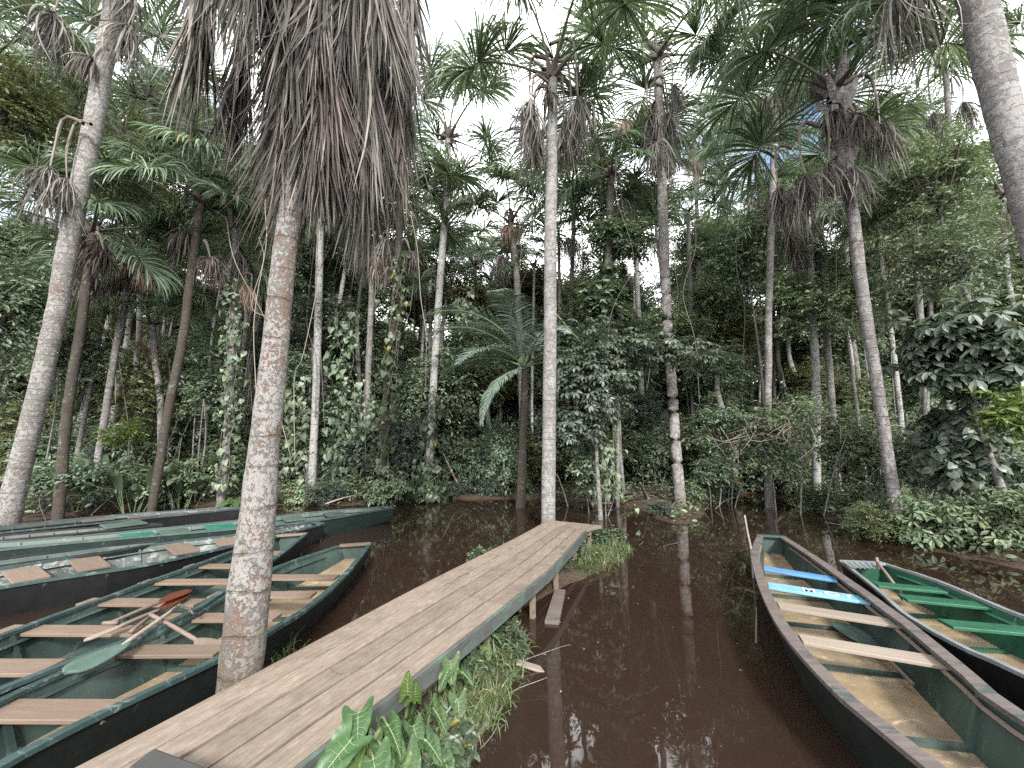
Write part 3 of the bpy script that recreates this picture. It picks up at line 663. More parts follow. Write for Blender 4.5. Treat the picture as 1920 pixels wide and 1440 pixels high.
bA = boat('open green canoe beside the leaning pale palm, nearest the left of the boardwalk', path([(640, 1022), (560, 1048), (500, 1072), (330, 1168), (0, 1312)], zA, [(-3.2, 1.2), (-3.0, -1.2)]),
     path([(697, 1018), (655, 1072), (590, 1132), (500, 1190), (405, 1240), (0, 1440)], zA, [(-2.53, 1.2), (-2.62, -1.2)]), zA, 'green_in', 'green_cap', 'hull_dark', 'floor_tan',
     [((500, 1083), (632, 1083), .17, SW), ((398, 1116), (588, 1116), .17, SW), ((305, 1159), (520, 1158), .17, SW), ((222, 1222), (414, 1221), .17, SW), ((-40, 1333), (222, 1334), .2, SW)], 7, .05, bow=SW)
boat('second open green canoe from the boardwalk, with tied paddles across its edge', path([(520, 1004), (450, 1028), (375, 1056), (180, 1126), (0, 1192)], .36, [(-4.2, 2.0), (-4.0, 0)]),
     path([(577, 1000), (530, 1038), (440, 1098), (322, 1168), (0, 1296)], .36, [(-3.42, 1.6), (-3.5, 0)]), .36, 'green_in', 'green_cap', 'hull_dark', 'floor_green',
     [((440, 1037), (530, 1037), .16, SW), ((352, 1062), (490, 1062), .16, SW), ((268, 1092), (435, 1091), .16, SW), ((158, 1129), (375, 1131), .17, SW), ((4, 1182), (290, 1184), .17, SW), ((-150, 1252), (95, 1252), .2, SW)], 7, .05, bow=SW)
boat('long dark canoe with silvery worn lining and tan plank seats', path([(590, 978), (450, 1001), (330, 1015), (170, 1038), (0, 1065)], .36, [(-8.6, 3.2)]),
     path([(608, 982), (520, 1006), (450, 1021), (270, 1060), (0, 1102)], .36, [(-7.6, 2.3)]), .36, 'silver_in', 'green_cap', 'hull_black', 'silver_in',
     [((36, 1067), (60, 1088), .3, SW), ((157, 1047), (178, 1067), .3, SW), ((330, 1022), (352, 1037), .3, SW), ((415, 1007), (432, 1021), .3, SW)], 12, .035)
boat('half hidden dark canoe between the silvery lined one and the aqua seated one', path([(318, 1012), (200, 1023), (0, 1048)], .36, [(-8.9, 4.2)]),
     path([(322, 1014), (220, 1033), (0, 1062)], .36, [(-8.2, 3.6)]), .36, 'green_in', 'hull_black', 'hull_black', 'floor_green', [((155, 1030), (168, 1038), .4, 'dull_green_seat'), ((30, 1048), (45, 1056), .4, 'dull_green_seat')], 8, .03)
boat('long light green canoe with two aqua seats, its bow reaching farthest right', path([(722, 950), (620, 957), (450, 975), (200, 1000), (0, 1016)], .36, [(-12, 5.4)]),
     path([(738, 952), (600, 975), (447, 991), (237, 1009), (0, 1031)], .36, [(-10.4, 4.0)]), .36, 'green_light', 'green_light', 'hull_green', 'green_light',
     [((250, 997), (263, 1008), .45, 'aqua_seat'), ((405, 983), (419, 993), .45, 'aqua_seat'), ((318, 991), (332, 1000), .42, 'dull_green_seat'), ((542, 967), (556, 976), .4, 'dull_green_seat'), ((620, 960), (632, 967), .4, 'green_light')], 12, .03)
boat('black canoe with brown seats moored against the far left bank', path([(458, 950), (250, 963), (32, 983), (-60, 993)], .34), path([(460, 953), (250, 974), (32, 996), (-60, 1006)], .34), .34, 'hull_dark', 'green_cap', 'hull_black', 'grey_wood',
     [((180, 969), (186, 976), .5, 'grey_wood'), ((262, 962), (268, 969), .5, 'grey_wood'), ((322, 958), (328, 964), .5, 'grey_wood'), ((385, 953), (390, 958), .4, 'grey_wood')], 9, .03)
boat('black canoe with a single green seat, just in front of the far bank one', path([(300, 981), (170, 989), (30, 1001), (-60, 1010)], .34), path([(305, 984), (170, 998), (30, 1012), (-60, 1021)], .34), .34, 'hull_dark', 'hull_dark', 'hull_black', 'hull_dark',
     [((225, 980), (240, 986), .6, 'dull_green_seat', -.02)], 7, .03)
boat('green canoe mostly hidden behind the leafy bush at the far water edge', path([(748, 931), (790, 930), (838, 928)], .13), path([(748, 935), (790, 934), (842, 930)], .13), .13, 'green_in', 'green_cap', 'hull_green', 'green_in', [], 3, .03)

n_before = len(sdef_o)
zF = .40
bF = boat('large canoe with tan floor and blue painted cross seats, right of the boardwalk', path([(1422, 1003), (1411, 1032), (1414, 1065), (1432, 1120), (1470, 1190), (1560, 1293), (1650, 1370), (1735, 1440)], zF, [(2.0, 1.4), (2.05, .2), (2.15, -.8)]),
     path([(1470, 1006), (1530, 1045), (1600, 1093), (1690, 1157), (1760, 1212), (1840, 1278), (1925, 1345)], zF, [(2.85, 1.6), (2.8, .4), (2.75, -.8)]), zF, 'green_in', 'grey_wood', 'hull_dark', 'floor_tan',
     [((1433, 1066), (1570, 1088), .17, 'blue', .06), ((1440, 1098), (1628, 1127), .2, 'light_blue', .06), ((1459, 1136), (1688, 1171), .17, 'seat_pale', .06), ((1501, 1199), (1776, 1245), .17, 'seat_pale', .06)], 8, .085, bow='green_cap', rail='shaft')
lb = sdef_o[n_before + 1]
def lettering(txt, parent, size, loc, mat, rz=0):
    cu = bpy.data.curves.new('lettering', 'FONT'); cu.body = txt; cu.size = size; cu.extrude = .0015; cu.align_x = 'CENTER'; cu.align_y = 'CENTER'; cu.offset = .004; cu.space_character = 1.15
    o = bpy.data.objects.new('tmp', cu); COL.objects.link(o); bpy.context.view_layer.update()
    me = bpy.data.meshes.new_from_object(o.evaluated_get(bpy.context.evaluated_depsgraph_get())); bpy.data.objects.remove(o)
    me.materials.clear(); me.materials.append(mat); q = link('lettering', me, parent, loc, (0, 0, rz)); return q
lettering('M.OY', lb, .17, (.1, 0, .0165), M['white_paint'])
n0 = len(sdef_o)
bG = boat('bright green canoe with silver edges and green seats, farthest right', path([(1575, 1052), (1640, 1103), (1700, 1155), (1800, 1212), (1920, 1266)], .36, [(3.45, 1.6), (3.4, 0)]),
     path([(1652, 1055), (1700, 1070), (1760, 1090), (1840, 1123), (1925, 1158)], .36, [(4.6, 2.4), (4.4, 0)]), .36, 'bright_green', 'alu', 'hull_black', 'floor_tan',
     [((1640, 1096), (1768, 1108), .17, 'bright_green_seat'), ((1692, 1121), (1860, 1138), .18, 'bright_green_seat'), ((1772, 1170), (1990, 1190), .18, 'bright_green_seat')], 6, .03, rail='bright_green', bow='zinc')
# corrugated metal sheet over its bow
mb = MB(); a, b, c_, d = [P(x, y, .385) for x, y in ((1578, 1053), (1648, 1055), (1655, 1066), (1597, 1065))]; nn = 44; v = []
for i in range(nn):
    t = i / (nn - 1); z = .008 * math.sin(t * 40); v += [a * (1 - t) + b * t + [0, 0, z], d * (1 - t) + c_ * t + [0, 0, z]]
v2 = [np.array(q) - [0, 0, .003] for q in v]; mb.add(v, [[2 * i, 2 * i + 1, 2 * i + 3, 2 * i + 2] for i in range(nn - 1)]); mb.add(v2, [[2 * i, 2 * i + 2, 2 * i + 3, 2 * i + 1] for i in range(nn - 1)])
o = mb.build('bow_sheet', M['zinc'], bG[0], True); o.location = -Vector(bG[2])

# paddles
def paddle(label, S, Nk, Tp, wid, mb_mat, ms_mat, handle=False, side=None, name='paddle'):
    S, Nk, Tp = map(lambda q: np.array(q, float), (S, Nk, Tp)); root = empty(name, Nk); tag(root, label, 'paddle')
    mb = MB(); tube(mb, spline([S - Nk, (S - Nk) * .5 + [0, 0, .004], nrm(Tp - Nk) * .05], 9), np.array([.017, .016, .016, .0165, .017, .017, .018, .018, .014]), 8); mb.build('shaft', M[ms_mat], root, True)
    x = nrm(Tp - Nk); up = np.array([0, 0, 1.0]) if side is None else np.array(side, float); y = nrm(np.cross(up, x)); z = np.cross(x, y); L = np.linalg.norm(Tp - Nk)
    n = 14; v = []; t = np.linspace(0, 1, n); prof = .14 + .86 * np.sin(np.clip(t * 1.35, 0, 1) ** .8 * math.pi / 2); prof = prof * np.sqrt(np.clip(1 - ((t - .72).clip(0) / .285) ** 2, .0, 1)); prof[-1] = .18
    for k in range(n):
        for q in (-1, -.5, 0, .5, 1): v.append(x * L * t[k] + y * wid / 2 * prof[k] * q + z * (.007 * (1 - q * q) + .004))
        for q in (1, .5, 0, -.5, -1): v.append(x * L * t[k] + y * wid / 2 * prof[k] * q - z * (.007 * (1 - q * q) + .004))
    f = []
    for k in range(n - 1):
        for j in range(10): f.append([k * 10 + j, k * 10 + (j + 1) % 10, k * 10 + 10 + (j + 1) % 10, k * 10 + 10 + j])
    m2 = MB(); m2.add(v, f); m2.addmulti([v[i] for i in range(10)], [list(range(10))[::-1]]); m2.addmulti([v[len(v) - 10 + i] for i in range(10)], [list(range(10))]); m2.build('blade', M[mb_mat], root, False)
    if handle:
        m3 = MB(); e = S - Nk; tube(m3, [e - y * .06, e, e + y * .06], [.016, .019, .016], 8); m3.build('handle', M['shaft'], root, True)
    return root
paddle('paddle with a broad faded green blade hanging over the canoe edge', P(338, 1134, .42), P(243, 1204, .40), P(122, 1262, .375), .24, 'paddle_green', 'seat_pale')
paddle('paddle with a red brown blade resting on a canoe seat', P(207, 1168, .41), P(296, 1131, .42), P(352, 1106, .40), .17, 'paddle_red', 'shaft', True)
paddle('second red brown paddle under the other one, only its blade edge showing', P(245, 1185, .36), P(292, 1148, .375), P(352, 1112, .37), .14, 'paddle_red', 'shaft')
paddle('pale wooden paddle slanting down into the nearest canoe', P(282, 1152, .42), P(366, 1199, .28), P(425, 1232, .17), .17, 'shaft', 'shaft', side=(.3, -.5, 1))
paddle('worn brown paddle with frayed yellow tip lying along the canoe edge', P(300, 1143, .40), P(236, 1170, .40), P(158, 1201, .395), .08, 'seat_pale', 'shaft')
paddle('green bladed paddle lying on the tan floor of the large canoe', P(1712, 1283, .10), P(1650, 1222, .10), P(1574, 1168, .08), .24, 'paddle_green', 'shaft')
paddle('brown T handled paddle standing in the bow of the bright green canoe', P(1645, 1054, .44), P(1680, 1100, .30), P(1692, 1118, .12), .15, 'shaft', 'shaft', True, side=(0, -1, .4))
# chain tying the paddles
ch = MB(); cp = spline([P(322, 1146, .45), P(335, 1137, .46), P(352, 1140, .44), P(362, 1150, .40), P(372, 1152, .36)], 17)
for i in range(16):
    a = np.linspace(0, 2 * math.pi, 11); x = nrm(cp[i + 1] - cp[i]); y = nrm(np.cross(x, [0, 0, 1])) if i % 2 else np.array([0, 0, 1.]); c = (cp[i] + cp[i + 1]) / 2
    tube(ch, c + np.cos(a)[:, None] * x * .021 + np.sin(a)[:, None] * y * .011, .0045, 5, 0, False)
tag(ch.build('mooring_chain', M['chain'], None, True), 'small rusty chain wound round the paddle shafts', 'chain')

# sticks, stakes, floating boards
def stick(name, label, pts, r, mat, cat, wob=.05, sides=7):
    pts = np.array(pts, float); c = spline(pts, max(8, len(pts) * 5)); o = c[0].copy(); mb = MB(); tube(mb, c - o, np.linspace(r[0], r[1], len(c)), sides, 0, True, wob, R(int(r[0] * 1e4)))
    q = mb.build(name, M[mat] if isinstance(mat, str) else mat, None, True); q.location = o; return tag(q, label, cat)
b0 = P(1413, 1083, 0); Yp = b0[1]
stick('mooring_pole', 'crooked pale mooring pole standing in the water beside the large canoe bow', [b0 - [0, 0, .5], b0, AT(1408, 1030, Yp), AT(1402, 1000, Yp), AT(1396, 966, Yp)], (.02, .013), 'seat_pale', 'pole')
b0 = P(1068, 950, 0); stick('leaning_stick', 'pale bare stick leaning out of the water behind the centre palm', [b0 - [0, 0, .2], AT(1057, 922, b0[1]), AT(1044, 888, b0[1])], (.03, .02), 'twig_pale', 'stick')
stick('leaning_bamboo', 'yellow green pole leaning across the bush right of the centre palm', [AT(1042, 588, 10.9), AT(1090, 642, 11), AT(1150, 690, 11.4), [3.0, 11.6, 1.5], [3.3, 11.8, .2]], (.025, .035), 'palm_yellow', 'pole')
b0 = P(868, 925, .1); stick('leaning_branch', 'thin pale branch leaning beside the ivy clad palm at the far bank', [b0, AT(850, 890, b0[1]), AT(828, 845, b0[1]), AT(800, 800, b0[1])], (.05, .02), 'twig_pale', 'branch')
stick('sunken_log', 'dark curved log half sunk in the water along the plant strip', [P(850, 1430, -.005), P(890, 1385, .012), P(925, 1335, .012), P(945, 1275, -.01)], (.02, .022), 'branch', 'log')
mb = MB(); a, b, c_, d = [P(x, y, .015) for x, y in ((1040, 1107), (1060, 1108), (1048, 1169), (1021, 1167))]; 
for z in (0,): 
    v = [a, b, c_, d]; mb.add([q + [0, 0, .02] for q in v] + [q - [0, 0, .02] for q in v], [[3, 2, 1, 0], [4, 5, 6, 7], [0, 1, 5, 4], [1, 2, 6, 5], [2, 3, 7, 6], [3, 0, 4, 7]])
tag(bevel(mb.build('floating_board', M['grey_wood']), .004), 'short dark board floating beside the boardwalk posts', 'board')
mb = MB(); a, b = P(968, 1241, .05), P(1075, 1275, -.08); bar(mb, a, b, .10, .02, up=(0, .1, 1)); tag(bevel(mb.build('sunken_plank', M['seat_pale']), .004), 'pale plank sinking into the water below the boardwalk', 'plank')
mb = MB(); v0 = LEAF['oval']; put_leaves(mb, 'oval', np.zeros((1, 3)), np.array([[1, 0, .1]]), np.array([[0, 0, 1.]]), np.array([.06])); fl = mb.mesh('floating_leaf', M['leaf_float'])
rs = R(8); k = 0
while k < 18:
    x, y = rs.uniform(700, 1400), rs.uniform(955, 1300) ** 1.0; p = P(x, y, .006); s_, n_ = p[:2] @ U, p[:2] @ NN
    if gz(p[0], p[1]) > -.03 or (-2.85 < n_ < -1.6 and s_ < 7.8): continue
    tag(link('floating_leaf', fl, None, p, (rs.randn() * .1, rs.randn() * .1, rs.rand() * 6), rs.uniform(.3, .8)), 'small pale dead leaf floating on the brown water', 'leaf', 'leaves floating on the water'); k += 1
p = P(875, 1403, .03); mb = MB(); put_leaves(mb, 'oval', np.zeros((1, 3)), np.array([[.3, 1, .1]]), np.array([[.2, 0, 1.]]), np.array([.13])); o = mb.build('fallen_leaf', M['leaf_orange']); o.location = p; tag(o, 'single orange fallen leaf on the mud at the water edge', 'leaf')
rs = R(11); mb = MB(); tube(mb, [(0, 0, 0), (.06, .01, .006), (.12, -.01, 0)], [.004, .003, .002], 5); tw = mb.mesh('twig', M['branch'])
for i, (x, y) in enumerate(((842, 1094), (1004, 1060), (640, 1263), (880, 1075))):
    tag(link('twig', tw, None, P(x, y, DZ + .006), (0, 0, i * 1.3), .7 + .2 * i), 'small dark twig on the planks, ' + ('at the left side half way along', 'farthest along the boardwalk', 'nearest the camera', 'just before the farthest one')[i], 'twig', 'twigs on the boardwalk')

# ------------------------------------------------------------------ palms
def kpt(x, y, Y): return AT(x, y, Y)
p1, b1, q1 = palm('thick pale palm leaning right at the far left edge, with dead fan leaves', [(8, 1000), (36, 880), (70, 740), (106, 570), (130, 430), (163, 280), (188, 140), (212, -20)], 8.8, [58, 51, 46, 43, 42, 39, 35, 32], 'bark_left', 1, extra_top=[AT(225, -130, 8.8)], crown_kw=dict(n=13, dead=3, size=1.0, low=0))
hang(p1, b1, 240, 45, 8.5, DEADS[0], 2.6, .9); hang(p1, b1, 95, 312, 8.3, DEADS[1], 3.3, .8); hang(p1, b1, 118, 330, 8.4, DEADS[2], 3.0, .75); hang(p1, b1, 110, 30, 8.9, DEADS[3], 3.1, 1.1); hang(p1, b1, 175, 110, 8.6, DEADD[0], 3.4, .8)

SK = [dead_mesh('skirt_frond', 1.2 + .2 * (k % 4), 1.7, 230, 80 + k, 'dead' if k % 3 else 'dead_dark', .42 + .08 * (k % 3), segs=11, wid=.019, spread=.26, curl=1.0, grav=5.5, down=1.0, jit=.06) for k in range(6)]
p2, b2, q2 = palm('near palm with spotted grey trunk and huge skirt of dead leaves, beside the boardwalk', [(449, 1285), (470, 1100), (493, 900), (515, 690), (533, 500), (548, 380), (560, 250), (568, 100)], 2.95, [84, 64, 56, 50, 46, 45, 45, 45], 'bark_big', 2, extra_top=[AT(575, -60, 2.95), AT(575, -260, 2.95) ], sides=28, crown_kw=dict(n=9, dead=0, size=.9, low=42))
rs = R(21); t2 = q2[-1] - b2; ax = lambda z: np.array([np.interp(z, (q2 - b2)[:, 2], (q2 - b2)[:, 0]), 0])
az = 0
for hz, rr, cnt in ((5.2, .08, 9), (5.5, .2, 13), (5.8, .32, 14), (6.15, .42, 14), (6.6, .5, 14), (7.2, .5, 10)):
    for k in range(cnt):
        az += 2.39996 + rs.randn() * .2; me = SK[rs.randint(6)]; pet = 1.2 + .2 * (SK.index(me) % 4); rch = (.42 + .08 * (SK.index(me) % 3)) * 1.1
        h_ = hz + .36 - b2[2] + rs.randn() * .12; o2 = ax(h_) + [.17, 0]; r0 = rr * (1.0 + .22 * rs.randn()) - rch
        link('skirt_frond', me, p2, (o2[0] + math.cos(az) * r0, math.sin(az) * r0 + o2[1], h_ + pet), (rs.randn() * .06, rs.randn() * .06, az), rs.uniform(.75, 1.1))
for (x, y, Y, k, rz) in ((450, 20, 3.2, 1, 2.9), (425, -30, 3.0, 5, 3.2), (750, 88, 3.15, 0, 0), (758, 95, 3.3, 4, .15), (690, 175, 3.2, 4, .2), (640, 160, 3.5, 2, .9)):
    me = SK[k]; pet = 1.2 + .2 * (k % 4); rch = (.42 + .08 * (k % 3)) * 1.1; sc_ = 1.0
    off = np.array([rch * math.cos(rz), rch * math.sin(rz), -pet]); link('skirt_frond', me, p2, AT(x, y, Y) - b2 - off, (0, 0, rz), sc_)

p5, b5, q5 = palm('tall straight pale palm standing behind the far end of the boardwalk', [(1028, 985), (1029, 850), (1030, 700), (1031, 540), (1032, 400), (1033, 260), (1034, 150)], 9.36, [27, 26, 25, 24, 23, 20, 17], 'bark_pale', 3, crown_kw=dict(n=12, dead=1, size=.95, low=0, deads=DEADD))
for i, (x, y, Y, rz, s) in enumerate(((994, 188, 9.3, 3.1, 1.0), (1002, 250, 9.5, 2.9, .85), (1082, 186, 9.3, 0, 1.0), (1058, 240, 9.6, .4, .8), (1000, 215, 9.0, 3.5, .9), (1070, 205, 9.6, .3, .9))): hang(p5, b5, x, y, Y, DEADS[i % 4], rz, s)
p7, b7, q7 = palm('reddish blotched palm rising from a mud islet right of the centre palm', [(1276, 950), (1268, 850), (1262, 750), (1250, 560), (1243, 380), (1237, 230), (1233, 110)], 12.1, [24, 21, 20, 20, 19, 17, 15], 'bark_red', 4, crown_kw=dict(n=15, dead=2, size=1.1, low=-20))
for i, (x, y, Y, rz, s) in enumerate(((1222, 215, 12, 3.1, .9), (1252, 212, 12, 0, .9), (1238, 265, 11.7, -1.5, .9), (1228, 285, 12.3, 2.7, .8), (1250, 290, 12.2, .5, .8), (1172, 225, 12, 3.1, .8))): hang(p7, b7, x, y, Y, (DEADT[0] if i == 5 else DEADS[i % 4]), rz, s)
p8, b8, q8 = palm('dark ringed palm leaning left behind the green canoes, crown with split leaf bases', [(1690, 1003), (1666, 860), (1640, 700), (1612, 520), (1596, 380), (1585, 310), (1576, 230), (1568, 170)], 8.25, [27, 26, 25, 25, 24, 30, 34, 26], 'bark_ring', 5, crown_kw=dict(n=14, dead=2, size=.95, low=0, deads=DEADD))
for i, (x, y, Y, rz, s) in enumerate(((1510, 325, 8.2, 3.1, .95), (1650, 232, 8.1, 0, .8), (1560, 300, 8.0, 3.6, .7), (1600, 310, 8.0, .4, .7), (1462, 350, 8.8, 3.0, .8))): hang(p8, b8, x, y, Y, DEADS[i % 4], rz, s)
rs = R(31)
mb = MB()
for k in range(16):                                    # split leaf bases round the neck of the dark palm
    a = k * 2.4; z = (q8[-1] - b8)[2] - 1.9 + k * .13; c = np.array([np.interp(z, (q8 - b8)[:, 2], (q8 - b8)[:, 0]), 0, z]); d = np.array([math.cos(a), math.sin(a), 1.1])
    tube(mb, [c + d * [.1, .1, 0], c + d * .3, c + d * [.42, .42, .5]], [.09, .065, .03], 5, 0, True, flat=1.6)
mb.build('leaf_base', M['bark_ring'], p8)
p9, b9, q9 = palm('pale lichen spotted palm leaning left at the right edge, rising out of the picture', [(2075, 950), (1990, 620), (1950, 460), (1918, 330), (1885, 213), (1829, 0)], 5.0, [86, 80, 76, 74, 70, 65], 'bark_pale', 6, extra_top=[AT(1760, -260, 5.0)], sides=24, crown_kw=dict(n=12, dead=2, size=1.0, low=0))
p4, b4, q4 = palm('slim pale palm with ivy clad foot, left of the feather leaved palm', [(800, 935), (808, 800), (818, 650), (832, 450), (840, 330), (841, 262)], 14.4, [17, 15, 14, 13, 12, 11], 'bark_white', 7, crown_kw=dict(n=13, dead=1, size=.95, low=-20))
for i, (x, y, rz) in enumerate(((826, 290, 3.1), (856, 318, 0), (835, 300, -1.5))): hang(p4, b4, x, y, 14.3, DEADS[i], rz, .75)
p3, b3, q3 = palm('white trunked palm with black flecks just right of the skirted palm', [(583, 935), (590, 800), (597, 600), (603, 380), (607, 250), (610, 120)], 14.9, [17, 15, 15, 14, 12, 11], 'bark_white', 8, crown_kw=dict(n=13, dead=3, size=1.0, low=0))
p6, b6, q6 = palm('slim palm with a domed cap of dead leaves, left of the centre palm', [(983, 905), (976, 700), (968, 520), (957, 420)], 16, [13, 13, 12, 11], 'bark_red', 9, crown_kw=dict(n=12, dead=1, size=.85, low=0))
for i, rz in enumerate((0, 1.3, 2.4, 3.6, 4.8)): hang(p6, b6, 957 + 12 * math.cos(rz), 425, 16 + .2 * math.sin(rz), DEADT[i % 2], rz, .85)
L = [
 ('short leaning palm with brown skirt behind the far left palm', [(196, 790), (215, 680), (236, 570), (246, 500)], 12.0, [16, 15, 15, 15], 'bark_far', dict(n=11, dead=0, size=.7, low=-20), [(238, 500, 3.1, 'T'), (262, 490, 0, 'T'), (225, 520, 2.6, 'D'), (270, 510, .3, 'T'), (245, 505, -1.5, 'D')], .8),
 ('dark trunked palm under wide drooping fans, left of the skirted palm', [(318, 760), (342, 640), (358, 520), (372, 420), (378, 380)], 11.5, [19, 19, 18, 17, 16], 'bark_dark', dict(n=14, dead=0, size=.85, low=-20), [(355, 430, 3.1, 'D'), (338, 440, 3.4, 'D'), (392, 480, 0, 'D')], .9),
 ('ivy wrapped palm with pale hanging leaves, left of the skirted palm trunk', [(415, 930), (428, 800), (434, 650), (438, 500), (440, 430)], 12.6, [18, 16, 15, 14, 13], 'bark_far', dict(n=11, dead=1, size=.7, low=0), [(408, 490, 3.1, 'S'), (425, 520, 3.4, 'T'), (460, 535, 0, 'T'), (470, 545, .3, 'T')], .7),
 ('grey trunked palm between the white flecked palm and the ivy covered one', [(683, 880), (690, 700), (698, 540), (705, 430)], 15.5, [13, 12, 11, 10], 'bark_far', dict(n=11, dead=3, size=.8, low=0), [], .8),
 ('ivy covered palm with long hanging bracts, under the right end of the leaf skirt', [(716, 890), (727, 720), (742, 560), (750, 430), (752, 385)], 13.2, [16, 16, 15, 14, 14], 'bark_dark', dict(n=12, dead=1, size=.85, low=0), [(715, 470, 3.1, 'T'), (735, 500, -1.5, 'D'), (768, 470, 0, 'D'), (705, 500, 3.4, 'D')], .8),
 ('low green fan palm crown on a short neck, right of the centre palm', [(1120, 930), (1128, 700), (1140, 500), (1146, 330)], 13.5, [15, 14, 14, 14], 'bark_far', dict(n=15, dead=1, size=.72, low=-20, hi=60), [], .8),
 ('distant palm with tan hanging leaves in the bright sky gap', [(1322, 900), (1312, 600), (1306, 400), (1301, 262)], 22, [9, 8, 7, 7], 'bark_far', dict(n=11, dead=0, size=.95, low=0), [(1292, 300, 3.1, 'T'), (1308, 300, 0, 'T'), (1300, 310, -1.5, 'T')], 1.1),
 ('distant palm with yellowing fans right of the bright sky gap', [(1372, 900), (1362, 600), (1358, 420), (1356, 320)], 24, [9, 8, 7, 7], 'bark_far', dict(n=12, dead=1, size=1.1, low=-20, yellow=3), [], 1.1),
 ('thin dark topped palm just right of the centre palm crown', [(1162, 900), (1145, 600), (1130, 400), (1118, 255)], 15.5, [11, 10, 9, 9], 'bark_far', dict(n=5, dead=2, size=.5, low=-20, hi=22, deads=DEADD), [], .8),
 ('pale grey palm on the bank by the driftwood, trunk bare', [(1163, 915), (1158, 800), (1154, 700), (1150, 560), (1146, 440)], 15.0, [14, 13, 12, 12, 11], 'bark_white', dict(n=10, dead=3, size=.8, low=0), [], .8),
 ('white blotched trunk between the bush and the reddish palm', [(1208, 860), (1203, 740), (1197, 600), (1191, 450), (1188, 350)], 17, [12, 11, 10, 10, 9], 'bark_white', dict(n=11, dead=2, size=.9, low=0), [], .8),
 ('white blotched palm behind the fine leaved bushes on the right', [(1530, 880), (1528, 700), (1520, 560), (1514, 460), (1510, 400)], 14, [18, 17, 16, 16, 14], 'bark_white', dict(n=11, dead=2, size=.85, low=-20), [(1480, 430, 3.1, 'S'), (1500, 440, -1.5, 'T')], .9),
 ('reddish palm leaning beside the white blotched one on the right', [(1568, 880), (1556, 700), (1542, 560), (1532, 470), (1528, 430)], 14.6, [15, 15, 14, 14, 13], 'bark_red', dict(n=9, dead=2, size=.8, low=-20), [], .9),
 ('short palm with tan fan of dead leaves at the upper right', [(1742, 900), (1735, 700), (1725, 560), (1718, 450)], 12, [16, 15, 14, 14], 'bark_far', dict(n=9, dead=0, size=.6, low=-20), [(1700, 455, 3.1, 'T'), (1728, 455, 0, 'T'), (1712, 458, -1.5, 'T'), (1760, 470, .2, 'T'), (1690, 475, 3.4, 'T')], .95),
 ('white speckled trunk right of the dark ringed palm', [(1700, 900), (1680, 700), (1662, 560), (1650, 470), (1646, 400)], 13.6, [13, 12, 11, 10, 10], 'bark_white', dict(n=9, dead=1, size=.8, low=0), [], .9),
 ('palm with big green fans filling the top right between two crowns', [(1440, 900), (1440, 600), (1450, 300), (1462, 120), (1468, 60)], 12.6, [15, 14, 13, 12, 12], 'bark_far', dict(n=15, dead=3, size=1.15, low=-20), [(1450, 180, 3.1, 'D'), (1470, 175, 0, 'D')], 1.0),
 ('far palm under the canopy left of the feather leaved palm', [(900, 900), (897, 700), (893, 600), (890, 500)], 21, [9, 8, 8, 8], 'bark_far', dict(n=11, dead=3, size=.9, low=-20), [], .9),
 ('far palm with brown mop of dead leaves in the middle gap', [(802, 900), (806, 700), (808, 600), (806, 520)], 19.5, [8, 8, 8, 8], 'bark_white', dict(n=9, dead=2, size=.8, low=-20, deads=DEADD), [], .9),
 ('thin white palm stem left of the centre palm', [(999, 905), (997, 760), (999, 640), (1001, 500)], 17.2, [5, 5, 5, 5], 'bark_white', dict(n=7, dead=0, size=.6, low=0), [], .9),
 ('thin white leaning palm stem above the ivy tangle', [(612, 700), (632, 590), (648, 500), (662, 410)], 17.5, [9, 9, 8, 8], 'bark_white', dict(n=8, dead=1, size=.8, low=0), [], .9),
 ('palm behind the far left trunk, brown leaves hanging against it', [(110, 960), (125, 780), (150, 620), (165, 500), (172, 440)], 10.4, [26, 24, 22, 20, 20], 'bark_dark', dict(n=12, dead=1, size=.8, low=-20), [(152, 440, 3.1, 'D'), (185, 450, 0, 'D'), (165, 460, -1.5, 'D'), (195, 470, .4, 'D')], .9),
 ('palm of the left corner thicket with fans over the far left palm', [(-160, 960), (-110, 600), (-60, 300), (-30, 120)], 10.5, [26, 24, 22, 20], 'bark_far', dict(n=14, dead=3, size=1.0, low=-20), [], .9),
 ('tall palm above the left thicket whose fans fill the upper left', [(300, 930), (295, 600), (285, 300), (280, 190)], 15, [14, 13, 12, 12], 'bark_far', dict(n=15, dead=2, size=1.1, low=-20), [], .9),
 ('short green fan palm in front of the dark trunks at left', [(300, 760), (290, 680), (285, 610)], 13, [14, 14, 14], 'bark_red', dict(n=10, dead=4, size=.55, low=22, deads=DEADT), [], .9),
 ('palm at the upper right corner behind the big leaning trunk', [(1860, 900), (1820, 600), (1790, 350), (1775, 130)], 13, [14, 13, 12, 12], 'bark_far', dict(n=10, dead=2, size=.9, low=-20), [], .9),
 ('far palm with fans level with the ivy covered stump', [(1062, 900), (1066, 700), (1072, 500), (1075, 400)], 19, [9, 9, 8, 8], 'bark_far', dict(n=13, dead=3, size=1.0, low=-20), [], .9),
 ('low far palm right of the reddish palm with open fans', [(1300, 900), (1296, 650), (1292, 500), (1290, 400)], 18.5, [8, 8, 8, 8], 'bark_far', dict(n=7, dead=0, size=.9, low=0, hi=42), [], .9),
]
DK = {'T': DEADT, 'D': DEADD, 'S': DEADS}
for i, (lab, pix, Y, wd, mt, ck, hs, hsz) in enumerate(L):
    r_, b_, q_ = palm(lab, pix, Y, wd, mt, 100 + i, crown_kw=ck, sides=12)
    for j, (x, y, rz, kd) in enumerate(hs): hang(r_, b_, x, y, Y, DK[kd][j % len(DK[kd])], rz, hsz)

